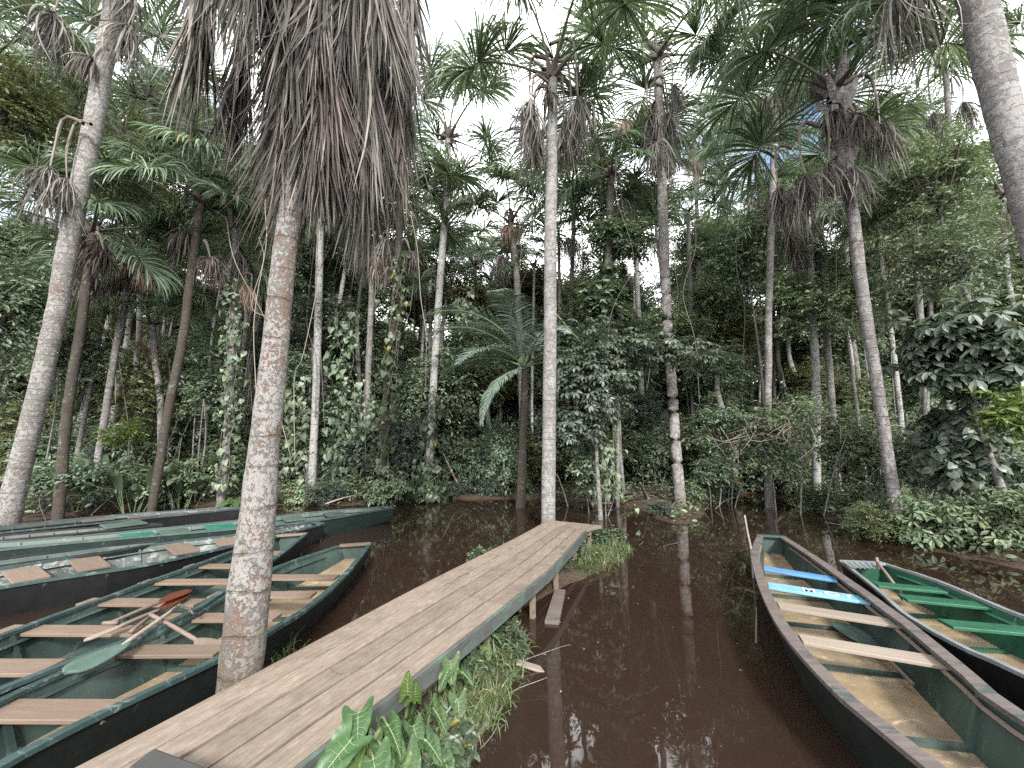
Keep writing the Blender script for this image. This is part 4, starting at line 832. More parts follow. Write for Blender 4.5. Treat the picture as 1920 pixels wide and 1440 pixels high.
# feather leaved palm
def feather(name, elev, Lr, bend, leaf, seed, n=105, droop=.5, mat='pinnate'):
    rs = R(seed); mb = MB(); m = 16; th = math.radians(elev) - np.linspace(0, 1, m) ** 1.2 * math.radians(bend); st = Lr / (m - 1); pts = [np.zeros(3)]
    for k in range(1, m): pts.append(pts[-1] + st * np.array([math.cos(th[k]), 0, math.sin(th[k])]))
    pts = np.array(pts); tube(mb, pts, np.linspace(.04, .008, m), 5, 1, False)
    t = np.linspace(.14, .995, n); P0 = np.stack([np.interp(t, np.linspace(0, 1, m), pts[:, k]) for k in range(3)], -1)
    T = nrm(np.gradient(pts, axis=0)); TT = np.stack([np.interp(t, np.linspace(0, 1, m), T[:, k]) for k in range(3)], -1); Nn = np.cross(TT, [0, -1, 0]) * -1
    Nn = np.where(Nn[:, 2:] < 0, -Nn, Nn)
    for sg in (-1, 1):
        D0 = TT * .55 + np.array([0, sg * 1.0, 0]) + Nn * .25 + rs.randn(n, 3) * .06; L_ = leaf * np.sin(np.clip(t * 1.05, 0, 1) * math.pi * .8 + .35) * (.9 + .2 * rs.rand(n)); L_ = np.maximum(L_, .12)
        strips(mb, P0, D0, L_, np.full(n, .034), 4, droop * (.7 + .6 * rs.rand(n)), rs, 0, .05, .25, Nn, 1.2)
    return mb.mesh(name, [M[mat], M['petiole']])
FE = [feather('frond', 74, 4.4, 100, .85, 1), feather('frond', 55, 4.0, 95, .8, 2), feather('frond', 30, 3.4, 75, .75, 3), feather('frond', -10, 3.2, 75, .5, 4, droop=1.2)]
base = AT(975, 905, 12.6); base[2] = gz(base[0], base[1]) - .05; fp = empty('feather_palm', base); tag(fp, 'dark feather leaved palm arching left of the centre palm', 'palm tree')
topz = AT(985, 690, 12.6) - base; trunk(fp, [(0, 0, 0), topz * .5, topz], [.16, .13, .12], M['bark_dark'], 12, 5)
for e, rz, s in ((0, 3.25, 1.0), (0, 2.7, .9), (1, 3.6, 1.0), (1, 2.3, .9), (2, 3.1, .9), (0, 4.4, .9), (0, 1.2, .9), (1, 5.1, .8), (2, 4.0, .95), (2, .6, .8), (3, 3.9, .9), (1, .2, .6), (2, 5.6, .7), (3, 3.0, .7)):
    link('frond', FE[e], fp, topz, (0, 0, rz), s)

# ------------------------------------------------------------------ broadleaf trees and bushes
LM = {'d': 'leaf_dark', 'm': 'leaf_mid', 'o': 'leaf_olive', 'b': 'leaf_blue', 'y': 'leaf_yellow', 'v': 'leaf_vine'}
def tree(label, name, cat, cx, cy, rx, ry, Y, leaf, kind, mt, ncl, per, whorl=False, stem=.07, lean=0, seed=0, depth=None, flat=.6, twig=None, stems=1, droop=.25, barkm='bark_far', parts=None, twm='branch', group=None):
    c = AT(cx, cy, Y); sx = rx / FPX * (Y * CT); sy = ry / FPX * (Y * CT); sd_ = depth or sx * .8
    gx_ = c[0] + lean; base = np.array([gx_, Y, gz(gx_, Y) - .08]); root = empty(name, base); tag(root, label, cat, group); rs = R(seed + 1)
    cl = c - base; mb = MB()
    foliage(mb, cl, (sx, sd_, sy), ncl, per, leaf, kind, rs, 0, twig or max(.25, leaf * 2.2), .35, flat, whorl, limb=cl - [0, 0, sy * .5], droop=droop)
    for (qx, qy, ax_, ay_, n_) in (parts or []):
        c2 = AT(qx, qy, Y) - base; foliage(mb, c2, (ax_ / FPX * Y, ax_ / FPX * Y * .8, ay_ / FPX * Y), n_, per, leaf, kind, rs, 0, twig or max(.25, leaf * 2.2), .35, flat, whorl, limb=None, droop=droop)
    mb.build('foliage', [M[LM[mt]], M[twm]], root)
    for k in range(stems):
        o = rs.randn(3) * [.12, .12, 0] * stems; mb = MB(); tube(mb, spline([o, o * 1.5 + cl * .5 * [1, 1, 1] + rs.randn(3) * [.1, .1, 0], cl - [0, 0, sy * .4] + o * 2], 12), np.linspace(stem, stem * .5, 12), 8, 0, True, .04, rs)
        mb.build('stem' if stems > 1 else 'trunk', M[barkm], root, True)
    return root
T = [
 # label, name, cat, cx, cy, rx, ry, Y, leaf, kind, mat, ncl, per, kw
 ('glossy whorled leaf bush tree just right of the centre palm', 'broadleaf_tree', 'tree', 1120, 700, 80, 115, 10.6, .17, 'oval', 'b', 110, 42, dict(whorl=True, twig=.4, parts=[(1205, 650, 90, 22, 40), (1295, 662, 50, 13, 14), (1085, 800, 45, 40, 22)])),
 ('dark bush hanging below the glossy leaved tree by the centre palm', 'leafy_bush', 'bush', 1110, 865, 60, 60, 11.4, .14, 'oval', 'd', 60, 42, dict(stems=3, stem=.02)),
 ('fine leaved canopy tree crowding the upper right corner', 'broadleaf_tree', 'tree', 1740, 330, 130, 150, 10.5, .13, 'oval', 'm', 230, 48, dict(flat=.35, lean=.6, twig=.5)),
 ('fine leaved dark tree between the two right hand leaning palms', 'broadleaf_tree', 'tree', 1790, 480, 130, 110, 9.6, .12, 'oval', 'd', 150, 48, dict(flat=.35, twig=.5)),
 ('large leaved tree with drooping grey green rosettes at the right edge', 'broadleaf_tree', 'tree', 1830, 640, 105, 110, 7.6, .26, 'oval', 'b', 90, 42, dict(whorl=True, twig=.42, lean=.3, droop=.35)),
 ('dark broad crowned tree right of the reddish palm', 'broadleaf_tree', 'tree', 1400, 480, 110, 110, 16, .17, 'oval', 'd', 190, 48, dict(flat=.4, twig=.6)),
 ('green crowned tree behind the dark ringed palm', 'broadleaf_tree', 'tree', 1570, 560, 120, 110, 13.5, .15, 'oval', 'm', 170, 48, dict(flat=.4, twig=.55)),
 ('round dark crown just under the low fan palm, right of the centre palm', 'broadleaf_tree', 'tree', 1160, 440, 70, 60, 13.6, .2, 'oval', 'd', 90, 42, dict(twig=.5)),
 ('heart leaved vine tower behind the centre palm', 'vine_tower', 'vine', 1135, 560, 45, 70, 12.4, .24, 'heart', 'd', 60, 30, dict(twig=.3)),
 ('bush tangled with pale bare twigs over the dark inlet', 'leafy_bush', 'bush', 1460, 790, 90, 50, 12.0, .13, 'small', 'm', 90, 42, dict(stems=4, stem=.025, twm='twig_pale', twig=.6, parts=[(1440, 850, 60, 20, 25)])),
 ('green bush drooping to the water right of the pale twig tangle', 'leafy_bush', 'bush', 1590, 830, 60, 80, 11.0, .12, 'small', 'm', 90, 42, dict(stems=3, stem=.025)),
 ('small leaved bush left of the pale twig tangle', 'leafy_bush', 'bush', 1345, 800, 55, 60, 13.2, .15, 'oval', 'd', 70, 42, dict(stems=3, stem=.025, whorl=False)),
 ('low dark bush overhanging the inlet beside the reddish palm', 'leafy_bush', 'bush', 1335, 880, 45, 35, 12.8, .13, 'oval', 'd', 45, 42, dict(stems=3, stem=.02)),
 ('dark bush over the back of the inlet', 'leafy_bush', 'bush', 1470, 880, 90, 45, 16.5, .17, 'oval', 'd', 90, 42, dict(stems=3, stem=.02)),
 ('bright yellow green leaved branch bush at the right edge', 'leafy_bush', 'bush', 1905, 775, 45, 50, 6.6, .13, 'oval', 'y', 34, 36, dict(stems=2, stem=.02, flat=.3)),
 ('young large leaf shrub at the foot of the dark ringed palm', 'leafy_shrub', 'shrub', 1735, 985, 38, 32, 7.9, .15, 'oval', 'm', 26, 36, dict(whorl=True, stems=3, stem=.012)),
 ('low shrub on the right bank beyond the bright green canoe', 'leafy_shrub', 'shrub', 1845, 985, 55, 28, 7.4, .14, 'oval', 'm', 34, 36, dict(whorl=True, stems=3, stem=.012)),
 ('heart leaved bush cascading under the large leaved tree at right', 'leafy_bush', 'bush', 1795, 820, 60, 90, 8.4, .17, 'heart', 'b', 90, 36, dict(stems=3, stem=.03, droop=.8)),
 ('dark bush at the right edge behind the cascade of heart leaves', 'leafy_bush', 'bush', 1890, 880, 60, 70, 8.2, .13, 'oval', 'd', 60, 42, dict(stems=3, stem=.02)),
 ('tall dark thicket at the right bank waterline behind the dark ringed palm', 'leafy_bush', 'bush', 1700, 860, 70, 90, 10.2, .13, 'oval', 'd', 110, 42, dict(stems=3, stem=.03)),
 ('fine leaved green bush hanging over the water left of the dark ringed palm', 'leafy_bush', 'bush', 1620, 925, 45, 45, 10.6, .11, 'oval', 'm', 60, 42, dict(stems=3, stem=.02)),
 ('dense low bush at the right edge waterline', 'leafy_bush', 'bush', 1915, 960, 45, 50, 7.0, .11, 'oval', 'm', 60, 42, dict(stems=3, stem=.015)),
 ('yellowish dark tree in the upper left corner', 'broadleaf_tree', 'tree', 20, 200, 110, 160, 9.6, .12, 'small', 'o', 230, 48, dict(flat=.35, lean=-.8, twig=.5)),
 ('fine leaved tree behind the far left palm at mid height', 'broadleaf_tree', 'tree', 235, 330, 120, 130, 12.5, .14, 'small', 'o', 200, 48, dict(flat=.35, twig=.55)),
 ('dark leafy tree left of the far left palm', 'broadleaf_tree', 'tree', 10, 560, 90, 140, 9.8, .16, 'oval', 'd', 150, 42, dict(twig=.5)),
 ('dark tall bush between the far left palm and the short leaning palm', 'leafy_bush', 'bush', 130, 660, 80, 110, 12.4, .17, 'oval', 'd', 120, 42, dict(stems=3, stem=.03)),
 ('bushy olive thicket behind the short leaning palm', 'leafy_bush', 'bush', 290, 740, 90, 90, 13.5, .17, 'oval', 'o', 120, 42, dict(stems=3, stem=.03)),
 ('dark bush left of the skirted palm trunk', 'leafy_bush', 'bush', 400, 720, 70, 90, 13.6, .16, 'oval', 'd', 100, 42, dict(stems=3, stem=.03)),
 ('bright yellow green shrub low in the left thicket', 'leafy_shrub', 'shrub', 225, 810, 40, 22, 11.5, .11, 'oval', 'y', 36, 30, dict(stems=3, stem=.012)),
 ('low mixed shrub on the left bank behind the black canoes', 'leafy_shrub', 'shrub', 120, 890, 80, 35, 10.9, .15, 'oval', 'd', 60, 36, dict(stems=3, stem=.012)),
 ('low dense shrub on the left bank under the banana like leaves', 'leafy_shrub', 'shrub', 320, 890, 90, 32, 12.6, .14, 'oval', 'm', 70, 36, dict(stems=3, stem=.012)),
 ('small shrub at the foot of the white flecked palm', 'leafy_shrub', 'shrub', 568, 935, 36, 18, 13.6, .16, 'oval', 'm', 26, 36, dict(whorl=True, stems=3, stem=.012)),
 ('leafy shrub in front of the grey trunked palm', 'leafy_shrub', 'shrub', 668, 915, 34, 20, 14.0, .16, 'oval', 'm', 30, 36, dict(stems=3, stem=.012)),
 ('bright leaved shrub overhanging the bow of the aqua seated canoe', 'leafy_shrub', 'shrub', 722, 915, 36, 26, 12.9, .16, 'oval', 'm', 36, 36, dict(whorl=True, stems=4, stem=.012)),
 ('tall dark bush behind the white flecked palm', 'leafy_bush', 'bush', 620, 780, 70, 110, 16.2, .19, 'oval', 'd', 120, 42, dict(stems=3, stem=.03)),
 ('dark bush between the ivy covered palm and the ivy clad foot', 'leafy_bush', 'bush', 775, 760, 60, 120, 16.4, .18, 'oval', 'd', 110, 42, dict(stems=3, stem=.03)),
 ('dark undergrowth below the feather leaved palm', 'leafy_bush', 'bush', 880, 850, 70, 60, 16.0, .18, 'oval', 'd', 90, 42, dict(stems=3, stem=.03)),
 ('dark undergrowth right of the driftwood', 'leafy_bush', 'bush', 1215, 850, 60, 70, 15.2, .17, 'oval', 'd', 90, 42, dict(stems=3, stem=.03)),
 ('leafy bush at the foot of the reddish palm', 'leafy_shrub', 'shrub', 1300, 925, 24, 14, 12.2, .12, 'oval', 'm', 18, 36, dict(stems=3, stem=.01)),
]
for i, t in enumerate(T): tree(*t[:13], seed=200 + i, **t[13])
# leafless twig tangle inside the pale bush
rs = R(44); c = AT(1490, 800, 11.4); mb = MB()
for k in range(80):
    a = c + rs.randn(3) * [.9, .4, .25]; d = rs.randn(3) * [.8, .4, .5] + [0, 0, -.3]; tube(mb, spline([a, a + d * .4 + rs.randn(3) * .1, a + d * .8 + rs.randn(3) * .15], 6), np.linspace(.014, .004, 6), 4, 0, False)
o = mb.build('bare_twigs', M['twig_pale']); tag(o, 'tangle of pale leafless twigs in the bush over the inlet', 'twigs')

# climbing vines
def vine(label, pix, Y, rad, n, leaf, mt='v', seed=0, kind='heart', yoff=-.1):
    rs = R(seed + 300); pts = np.array([AT(x, y, Y + yoff) for x, y in pix]); o = pts[0].copy(); o[2] = gz(o[0], o[1]); c = spline(pts, 60); mb = MB()
    t = rs.rand(n); P0 = np.stack([np.interp(t, np.linspace(0, 1, 60), c[:, k]) for k in range(3)], -1); lump = .6 + .5 * np.sin(t * 21 + seed) * np.sin(t * 7 + 1)
    a = rs.rand(n) * 6.28; rr = rad * (.25 + .75 * rs.rand(n)) * lump.clip(.15); out = np.stack([np.cos(a), np.sin(a), 0 * a], -1)
    P0 = P0 + out * rr[:, None] + rs.randn(n, 3) * [rad * .35, rad * .35, .15]; d = out * .5 + rs.randn(n, 3) * .35; d[:, 2] -= 1.0; up = out * 1.0 + [0, 0, .7] + rs.randn(n, 3) * .35
    put_leaves(mb, kind, P0 - o, d, up, leaf * (.3 + .9 * rs.rand(n) ** 1.5))
    for k in range(3):
        cc_ = c + np.stack([np.cos(np.linspace(0, 9, 60) + k * 2) * rad * .35, np.sin(np.linspace(0, 9, 60) + k * 2) * rad * .35, np.zeros(60)], -1); tube(mb, cc_ - o, .012, 4, 1, False)
    q = mb.build('climbing_vine', [M[LM[mt]], M['branch']]); q.location = o; return tag(q, label, 'vine')
vine('climbing vine with heart leaves round the foot of the slim pale palm', [(790, 925), (803, 830), (812, 740)], 14.4, .55, 240, .26, seed=1)
vine('bushy mound of heart leaves at the far bank below the slim pale palm', [(806, 940), (806, 870)], 13.6, .75, 260, .22, seed=2)
vine('vine draped over the palm with hanging bracts', [(718, 880), (730, 700), (745, 560), (752, 470)], 13.1, .42, 420, .24, seed=3)
vine('heart leaved vine curtain right of the white flecked palm', [(640, 900), (650, 760), (648, 650), (640, 590)], 15.2, .8, 430, .28, 'd', seed=4)
vine('vine curtain left of the white flecked palm', [(555, 900), (560, 780), (552, 700)], 15.6, .8, 330, .28, 'd', seed=5)
vine('vine climbing the ivy wrapped palm left of the skirted palm trunk', [(415, 920), (430, 760), (436, 600), (440, 500)], 12.5, .42, 420, .22, 'd', seed=6)
vine('vine thicket between grey trunked palm and ivy covered palm', [(690, 880), (695, 800), (690, 740)], 14.9, .5, 220, .24, 'd', seed=7)
vine('vine column under the glossy leaved tree', [(1130, 930), (1125, 850), (1120, 780)], 11.2, .6, 300, .17, 'd', seed=8)
vine('vine hanging on the big tree at the right edge', [(1850, 960), (1850, 800), (1860, 680)], 8.6, .5, 320, .16, 'b', seed=9)
vine('vine on the far trunks above the feather leaved palm', [(870, 620), (868, 560)], 15, .5, 160, .24, 'd', seed=10)
vine('mossy vine on the reddish palm at mid height', [(1262, 700), (1256, 640)], 12.1, .25, 40, .14, 'v', seed=11)

# broad leaved herbs on the left bank
def paddle_leaves(label, x, y, Y, n, L0, seed, mt='leaf_vine', name='heliconia'):
    rs = R(seed); b = AT(x, y, Y); b[2] = gz(b[0], b[1]) - .03; mb = MB()
    for k in range(n):
        a = rs.rand() * 6.28; r = .35 * rs.rand(); p0 = np.array([math.cos(a) * r, math.sin(a) * r, 0]); d = np.array([math.cos(a) * .35, math.sin(a) * .35, 1.0]); pl = L0 * (.5 + .5 * rs.rand())
        top = p0 + nrm(d) * pl; tube(mb, [p0, (p0 + top) / 2, top], [.014, .011, .009], 4, 1, False)
        strips(mb, np.array([top]), np.array([d + rs.randn(3) * .15]), np.array([L0 * (.7 + .5 * rs.rand())]), np.array([L0 * .26]), 9, np.array([1.0 + 1.2 * rs.rand()]), rs, 0, .1, .2, np.array([[math.cos(a), math.sin(a), .6]]), 1.0, wprof=lambda s: np.sin(np.clip(s, .02, 1) ** .8 * math.pi) ** .6 + .03)
    q = mb.build(name, [M[mt], M['petiole']]); q.location = b; return tag(q, label, 'plant')
for i, (x, y, Y, lab) in enumerate(((150, 880, 11.6, 'large glossy paddle leaved plant nearest the far left palm'), (190, 890, 12.2, 'paddle leaved plant in the middle of the left bank clump'), (260, 895, 11.8, 'paddle leaved plant at the right of the left bank clump'), (15, 850, 10.2, 'paddle leaved plant at the left picture edge'), (345, 905, 12.6, 'low paddle leaved plant near the dead fronds of the left bank'))):
    paddle_leaves(lab, x, y, Y, 11, .95, 500 + i)
b = AT(445, 925, 12.2); b[2] = gz(b[0], b[1])
def ears(label, base, leaves, seed, mt='ear', name='elephant_ear_plant'):
    """leaves: (hub position relative to base, pointing direction, up, size, bright)"""
    root = empty(name, base); tag(root, label, 'plant'); rs = R(seed)
    for (h, d, up, s, br) in leaves:
        h = np.array(h, float); X = nrm(np.array(d, float)); Z = nrm(np.array(up, float) - np.dot(up, X) * X); Y_ = np.cross(Z, X); nU, nV = 22, 15; v = []
        for i in range(nU):
            u = i / (nU - 1)
            for j in range(nV):
                q = (j / (nV - 1)) * 2 - 1
                # arrow shaped outline: x from the lobes behind the hub to the tip
                xm = u ** 1.0; hw = .52 * (1 - xm) ** .58 * (1 - .12 * (1 - xm) ** 3)
                xb = -.40 * (abs(q) ** 1.1) * (1 - xm) ** 1.8 * (1.25 - .55 * abs(q) ** 6)
                x = xm * .95 + xb; y = q * hw
                z = .25 * abs(y) ** 1.3 - .22 * x * abs(x) + .045 * math.sin(8 * x + 6 * q + seed + len(leaves)) * abs(q) + .014 * math.cos(x * 30 - abs(q) * 10) * abs(q) ** .6
                v.append(h + s * (x * X + y * Y_ + z * Z))
        f = [];
        for i in range(nU - 1):
            for j in range(nV - 1):
                a = i * nV + j; f.append([a, a + 1, a + nV + 1, a + nV])
        mb = MB(); mb.add(v, f); lf_ = mb.build('leaf', M['ear_bright' if br else mt], root, True)
        mb = MB(); mid = h * [.35, .35, .75] + rs.randn(3) * .015; tube(mb, spline([h * [.1, .1, 0] + [0, 0, -.02], mid, h], 10), np.linspace(.011, .006, 10), 6); mb.build('stalk', M['petiole'], root, True)
        mb = MB(); tube(mb, [h + s * (t * .95 * X - (.2 * t * t - .006) * Z) for t in np.linspace(0, .93, 8)], np.linspace(.004, .0015, 8), 4)
        for i0 in (0, 3, 6, 9, 12):
            for sg in (-1, 1):
                ii = np.linspace(i0, min(nU - 1, i0 + 5), 6).astype(int); jj = np.round(7 + sg * np.linspace(0, 6, 6)).astype(int)
                tube(mb, [v[a_ * nV + b_] + .0015 * Z for a_, b_ in zip(ii, jj)], np.linspace(.002, .0008, 6), 3, 0, False)
        mb.build('midrib', M['petiole'], lf_, True)
    return root
def W(x, y, z): return P(x, y, z)
e0 = W(690, 1440, .12); e0 = np.array([e0[0], e0[1], .14])
rel = lambda x, y, z, b_: (W(x, y, z) - b_)
ears('large leaved elephant ear plant pushing over the near right edge of the boardwalk', e0, [
 (rel(672, 1338, .62, e0), (.25, -.7, -.2), (-.25, .1, 1), .17, 0), (rel(655, 1392, .60, e0), (-.45, -.6, -.3), (.1, -.2, 1), .20, 0), (rel(728, 1362, .54, e0), (.7, -.45, -.5), (.3, .2, 1), .17, 0),
 (rel(655, 1418, .52, e0), (.1, -.8, -.4), (0, -.3, 1), .17, 1), (rel(700, 1425, .50, e0), (.5, -.7, -.5), (.1, -.2, 1), .18, 0), (rel(715, 1398, .50, e0), (.6, -.6, -.5), (.2, 0, 1), .15, 0), (rel(690, 1395, .47, e0), (.2, -.6, -.7), (0, -.4, 1), .16, 1)], 1)
e1 = W(800, 1400, .12); e1 = np.array([e1[0], e1[1], .12])
ears('elephant ear plant with two grey green leaves in the middle of the plant strip', e1, [
 (rel(812, 1328, .36, e1), (.8, -.4, -.6), (.4, .1, 1), .17, 0), (rel(858, 1310, .32, e1), (.3, -.8, -.8), (.3, -.3, .8), .14, 0), (rel(775, 1362, .4, e1), (.5, -.6, -.5), (.2, 0, 1), .13, 0)], 2)
e2 = W(850, 1290, .12); e2 = np.array([e2[0], e2[1], .12])
ears('bright elephant ear plant close under the boardwalk edge', e2, [(rel(845, 1240, .42, e2), (.2, -.8, -.6), (0, -.2, 1), .15, 0), (rel(868, 1262, .36, e2), (.9, -.3, -.5), (.3, .1, 1), .12, 0), (rel(838, 1262, .38, e2), (-.4, -.7, -.6), (-.1, -.1, 1), .12, 0)], 3)
e3 = W(760, 1330, .2); e3 = np.array([e3[0], e3[1], .14])
ears('young bright lime leaves standing up beside the boardwalk edge', e3, [(rel(776, 1310, .42, e3), (.2, -.3, .9), (.3, -.8, .2), .11, 1), (rel(765, 1302, .46, e3), (-.1, -.1, 1), (-.3, -.8, 0), .13, 1)], 4)
e6 = W(895, 1215, .12); e6 = np.array([e6[0], e6[1], .1])
ears('small elephant ear plant near the boardwalk posts', e6, [(rel(900, 1175, .3, e6), (.6, -.5, -.5), (.2, -.3, 1), .13, 0), (rel(925, 1190, .24, e6), (.8, -.2, -.5), (.3, 0, 1), .12, 0), (rel(885, 1200, .3, e6), (.1, -.8, -.5), (0, -.4, 1), .12, 0), (rel(910, 1215, .2, e6), (.5, -.7, -.6), (.1, -.3, 1), .11, 1)], 7)
e7 = W(790, 1440, .12); e7 = np.array([e7[0], e7[1], .1])
ears('low elephant ear plant at the bottom of the picture beside the grass', e7, [(rel(760, 1415, .42, e7), (.6, -.6, -.5), (.2, -.3, 1), .16, 0), (rel(800, 1390, .34, e7), (.8, -.3, -.5), (.3, -.1, 1), .15, 0), (rel(745, 1440, .4, e7), (.2, -.8, -.5), (0, -.4, 1), .15, 1), (rel(830, 1420, .24, e7), (.7, -.6, -.6), (.2, -.3, 1), .13, 0)], 8)
e4 = P(1016, 1150, .05); ears('leafy weed at the foot of the boardwalk post', np.array([e4[0] - .25, e4[1], .08]), [((0, 0, .3), (.8, -.3, -.4), (.2, 0, 1), .1, 0), ((-.1, 0, .25), (-.3, -.7, -.4), (0, 0, 1), .1, 0), ((.06, .05, .22), (.6, .5, -.4), (0, 0, 1), .09, 0)], 5)
e5 = AT(445, 915, 12.0); e5[2] = gz(e5[0], e5[1]); ears('lobed big leaf plant behind the canoes, left of the skirted palm trunk', e5, [((0, 0, .5), (.5, -.7, -.3), (.1, -.5, 1), .42, 0), ((-.25, 0, .4), (-.8, -.5, -.3), (0, -.5, 1), .38, 0), ((.2, .1, .6), (.6, .1, .1), (0, -.5, 1), .36, 0)], 6)

# strap leaves and grass on the plant strip
def tufts(centres, n, L, W_, mt, seed, name, grav=2.2):
    rs = R(seed); k = len(centres) * n; c = np.repeat(np.array(centres), n, 0); c = c + rs.randn(k, 3) * [.035, .035, 0]; a = rs.rand(k) * 6.28; tl = .15 + .75 * rs.rand(k)
    D0 = np.stack([np.cos(a) * tl, np.sin(a) * tl, np.ones(k)], -1); mb = MB()
    strips(mb, c, D0, L * (.4 + .9 * rs.rand(k)), W_ * (.6 + .7 * rs.rand(k)), 5, grav * (.3 + rs.rand(k)), rs, 0, .2, .15, np.stack([-np.cos(a), -np.sin(a), .8 + 0 * a], -1), .8, wprof=lambda s: (1 - s ** 1.8) * .95 + .05)
    return mb.build(name, M[mt])
rs = R(61); cs = []
while len(cs) < 620:
    s, n_ = rs.uniform(-.5, 7.9), rs.uniform(-1.8, .4); q = deckp(s, n_); z = gz(q[0], q[1])
    if z < -.02 or (s > 5.2 and s < 6.1): continue
    if n_ > -1.8 + (1.1 if s < 4.5 else .9) * rs.rand(): continue
    cs.append([q[0], q[1], z - .01])
for _ in range(90):
    s = rs.choice([rs.uniform(2.2, 3.4), rs.uniform(5.4, 7.7)]); q = deckp(s, rs.uniform(-2.95, -2.72)); cs.append([q[0], q[1], max(gz(q[0], q[1]), .02)])
tag(tufts(cs, 15, .19, .011, 'grass', 62, 'grass'), 'thin bladed grass covering the mud strip along the boardwalk', 'grass', kind='stuff')
for i, (x, y, lab) in enumerate(((765, 1400, 'strap leaved plant with broad arching blades in the plant strip'), (815, 1300, 'narrow strap leaved tuft below the boardwalk edge'), (700, 1440, 'strap leaved tuft under the largest elephant ears'), (905, 1090, 'green tuft on the left side of the boardwalk'), (950, 1035, 'second green tuft on the left side near the far end'), (1110, 1040, 'dense fresh tuft at the right of the far boardwalk end'), (1130, 1015, 'leafy tuft beyond the right corner of the boardwalk end'), (945, 1190, 'arching tuft in front of the boardwalk post'), (535, 1240, 'small tuft at the left edge near the big palm'), (1075, 1075, 'hanging tuft right of the floating board'))):
    p = P(x, y, .15); z = max(gz(p[0], p[1]), .0); p = P(x, y, z); o = tufts([[0, 0, 0], [.08, .03, 0], [-.06, .07, 0]], 9 if i < 3 else 26, .36 if i < 3 else .26, .03 if i == 0 else (.016 if i < 3 else .011), 'ear' if i in (0, 2) else 'grass', 70 + i, 'grass_tuft', 2.6); o.location = p; tag(o, lab, 'grass')
# small herbs as leafy sprigs on the strip and at the far end
for i, (x, y, Y, rx, ry, lab, n) in enumerate(((1125, 1010, 0, 32, 22, 'leafy weeds crowding the right corner of the far boardwalk end', 26), (945, 1200, 0, 26, 30, 'small leaved weeds under the boardwalk by the posts', 16), (880, 1240, 0, 30, 30, 'fine leaved weeds in the middle of the plant strip', 20), (830, 1400, 0, 34, 30, 'fine leaved weeds at the water edge of the plant strip', 20), (905, 1045, 0, 24, 14, 'small leaved weeds left of the boardwalk end', 14), (1085, 1040, 0, 26, 26, 'leafy weeds hanging under the right side of the boardwalk end', 22), (1150, 1005, 0, 16, 12, 'small weed clump at the tip of the plant strip by the boardwalk end', 12), (790, 1440, 0, 40, 30, 'leafy weeds at the bottom of the picture between ears and water', 24), (905, 1170, 0, 22, 24, 'weed clump where the plant strip narrows under the boardwalk', 14))):
    p = P(x, y, .12); tree(lab, 'low_weeds', 'weeds', x, y, rx, ry, p[1], .07, 'oval', 'v', n * 2, 36, stem=.004, stems=3, seed=400 + i, twig=.12)

# ground cover and litter on the banks
def scatter_bank(n, seed, leaf, mt, name, label, cond, kind_='oval', lift=.1):
    rs = R(seed); X = rs.uniform(-19, 19, n * 6); Y = 6 + rs.rand(n * 6) ** 1.3 * 18; z = ground_z(X, Y); ok = (z > .02) & (ptin(X, Y, LAND)) & cond(X, Y, rs); X, Y, z = X[ok][:n], Y[ok][:n], z[ok][:n]; k = len(X)
    d = rs.randn(k, 3); d[:, 2] = rs.randn(k) * .3; up = np.array([0, 0, 1.]) + rs.randn(k, 3) * .5; mb = MB(); put_leaves(mb, kind_, np.stack([X, Y, z + lift * rs.rand(k)], -1), d, up, leaf * (.5 + rs.rand(k))); return tag(mb.build(name, M[mt]), label, 'ground cover', kind='stuff')
scatter_bank(52000, 81, .13, 'leaf_mid', 'ground_cover', 'low creeping green leaves covering the banks', lambda X, Y, r: (vnoise(X, Y, .7) > .28) | (X < -4.5) | (X > 7), lift=.28)
scatter_bank(9000, 82, .13, 'litter', 'leaf_litter', 'brown dead leaves and debris lying on the banks', lambda X, Y, r: X > -99, 'long', .06)
scatter_bank(1500, 83, .26, 'litter', 'frond_litter', 'long brown fallen frond pieces lying along the bank', lambda X, Y, r: (Y < 17), 'long', .12)
def drift(label, x, y, n, L, seed, mat='dead', name='fallen_frond'):
    p = P(x, y, .08); rs = R(seed); a = rs.rand(n) * 1.6 - .8; s = -1 if rs.rand() < .5 else 1; mb = MB(); D0 = np.stack([np.cos(a) * s, np.sin(a) * .6, .25 + .3 * rs.rand(n)], -1)
    strips(mb, np.zeros((n, 3)) + rs.randn(n, 3) * [.05, .05, .01], D0, L * (.6 + .5 * rs.rand(n)), np.full(n, .03), 7, .9 + rs.rand(n) * .6, rs, 0, .4, .5, None, 1.0); tube(mb, [[-s * L * .8, 0, .02], [0, 0, .05]], [.03, .018], 5, 0)
    q = mb.build(name, M[mat]); q.location = p; tag(q, label, 'dead frond')
drift('fallen tan frond on the left bank above the black canoes', 130, 925, 30, .9, 1); drift('fallen frond by the driftwood at the far bank', 1185, 938, 34, 1.3, 2, 'dead'); drift('fallen frond curling up at the far bank right of the driftwood', 1215, 925, 30, 1.1, 3, 'dead'); drift('fallen frond on the right bank near the young shrub', 1840, 985, 34, .8, 4); drift('fallen frond behind the far boardwalk end', 1110, 945, 26, .9, 5, 'dead_dark')
p = P(1140, 948, .02); stick('driftwood', 'pale curved driftwood branch at the far bank', [p, P(1165, 930, .25), P(1190, 925, .45)], (.06, .03), 'grey_wood', 'driftwood')
p = P(1225, 948, .02); stick('driftwood', 'forked grey driftwood stub standing by the mud islet', [p, P(1212, 930, .3), P(1200, 905, .8)], (.07, .03), 'grey_wood', 'driftwood')
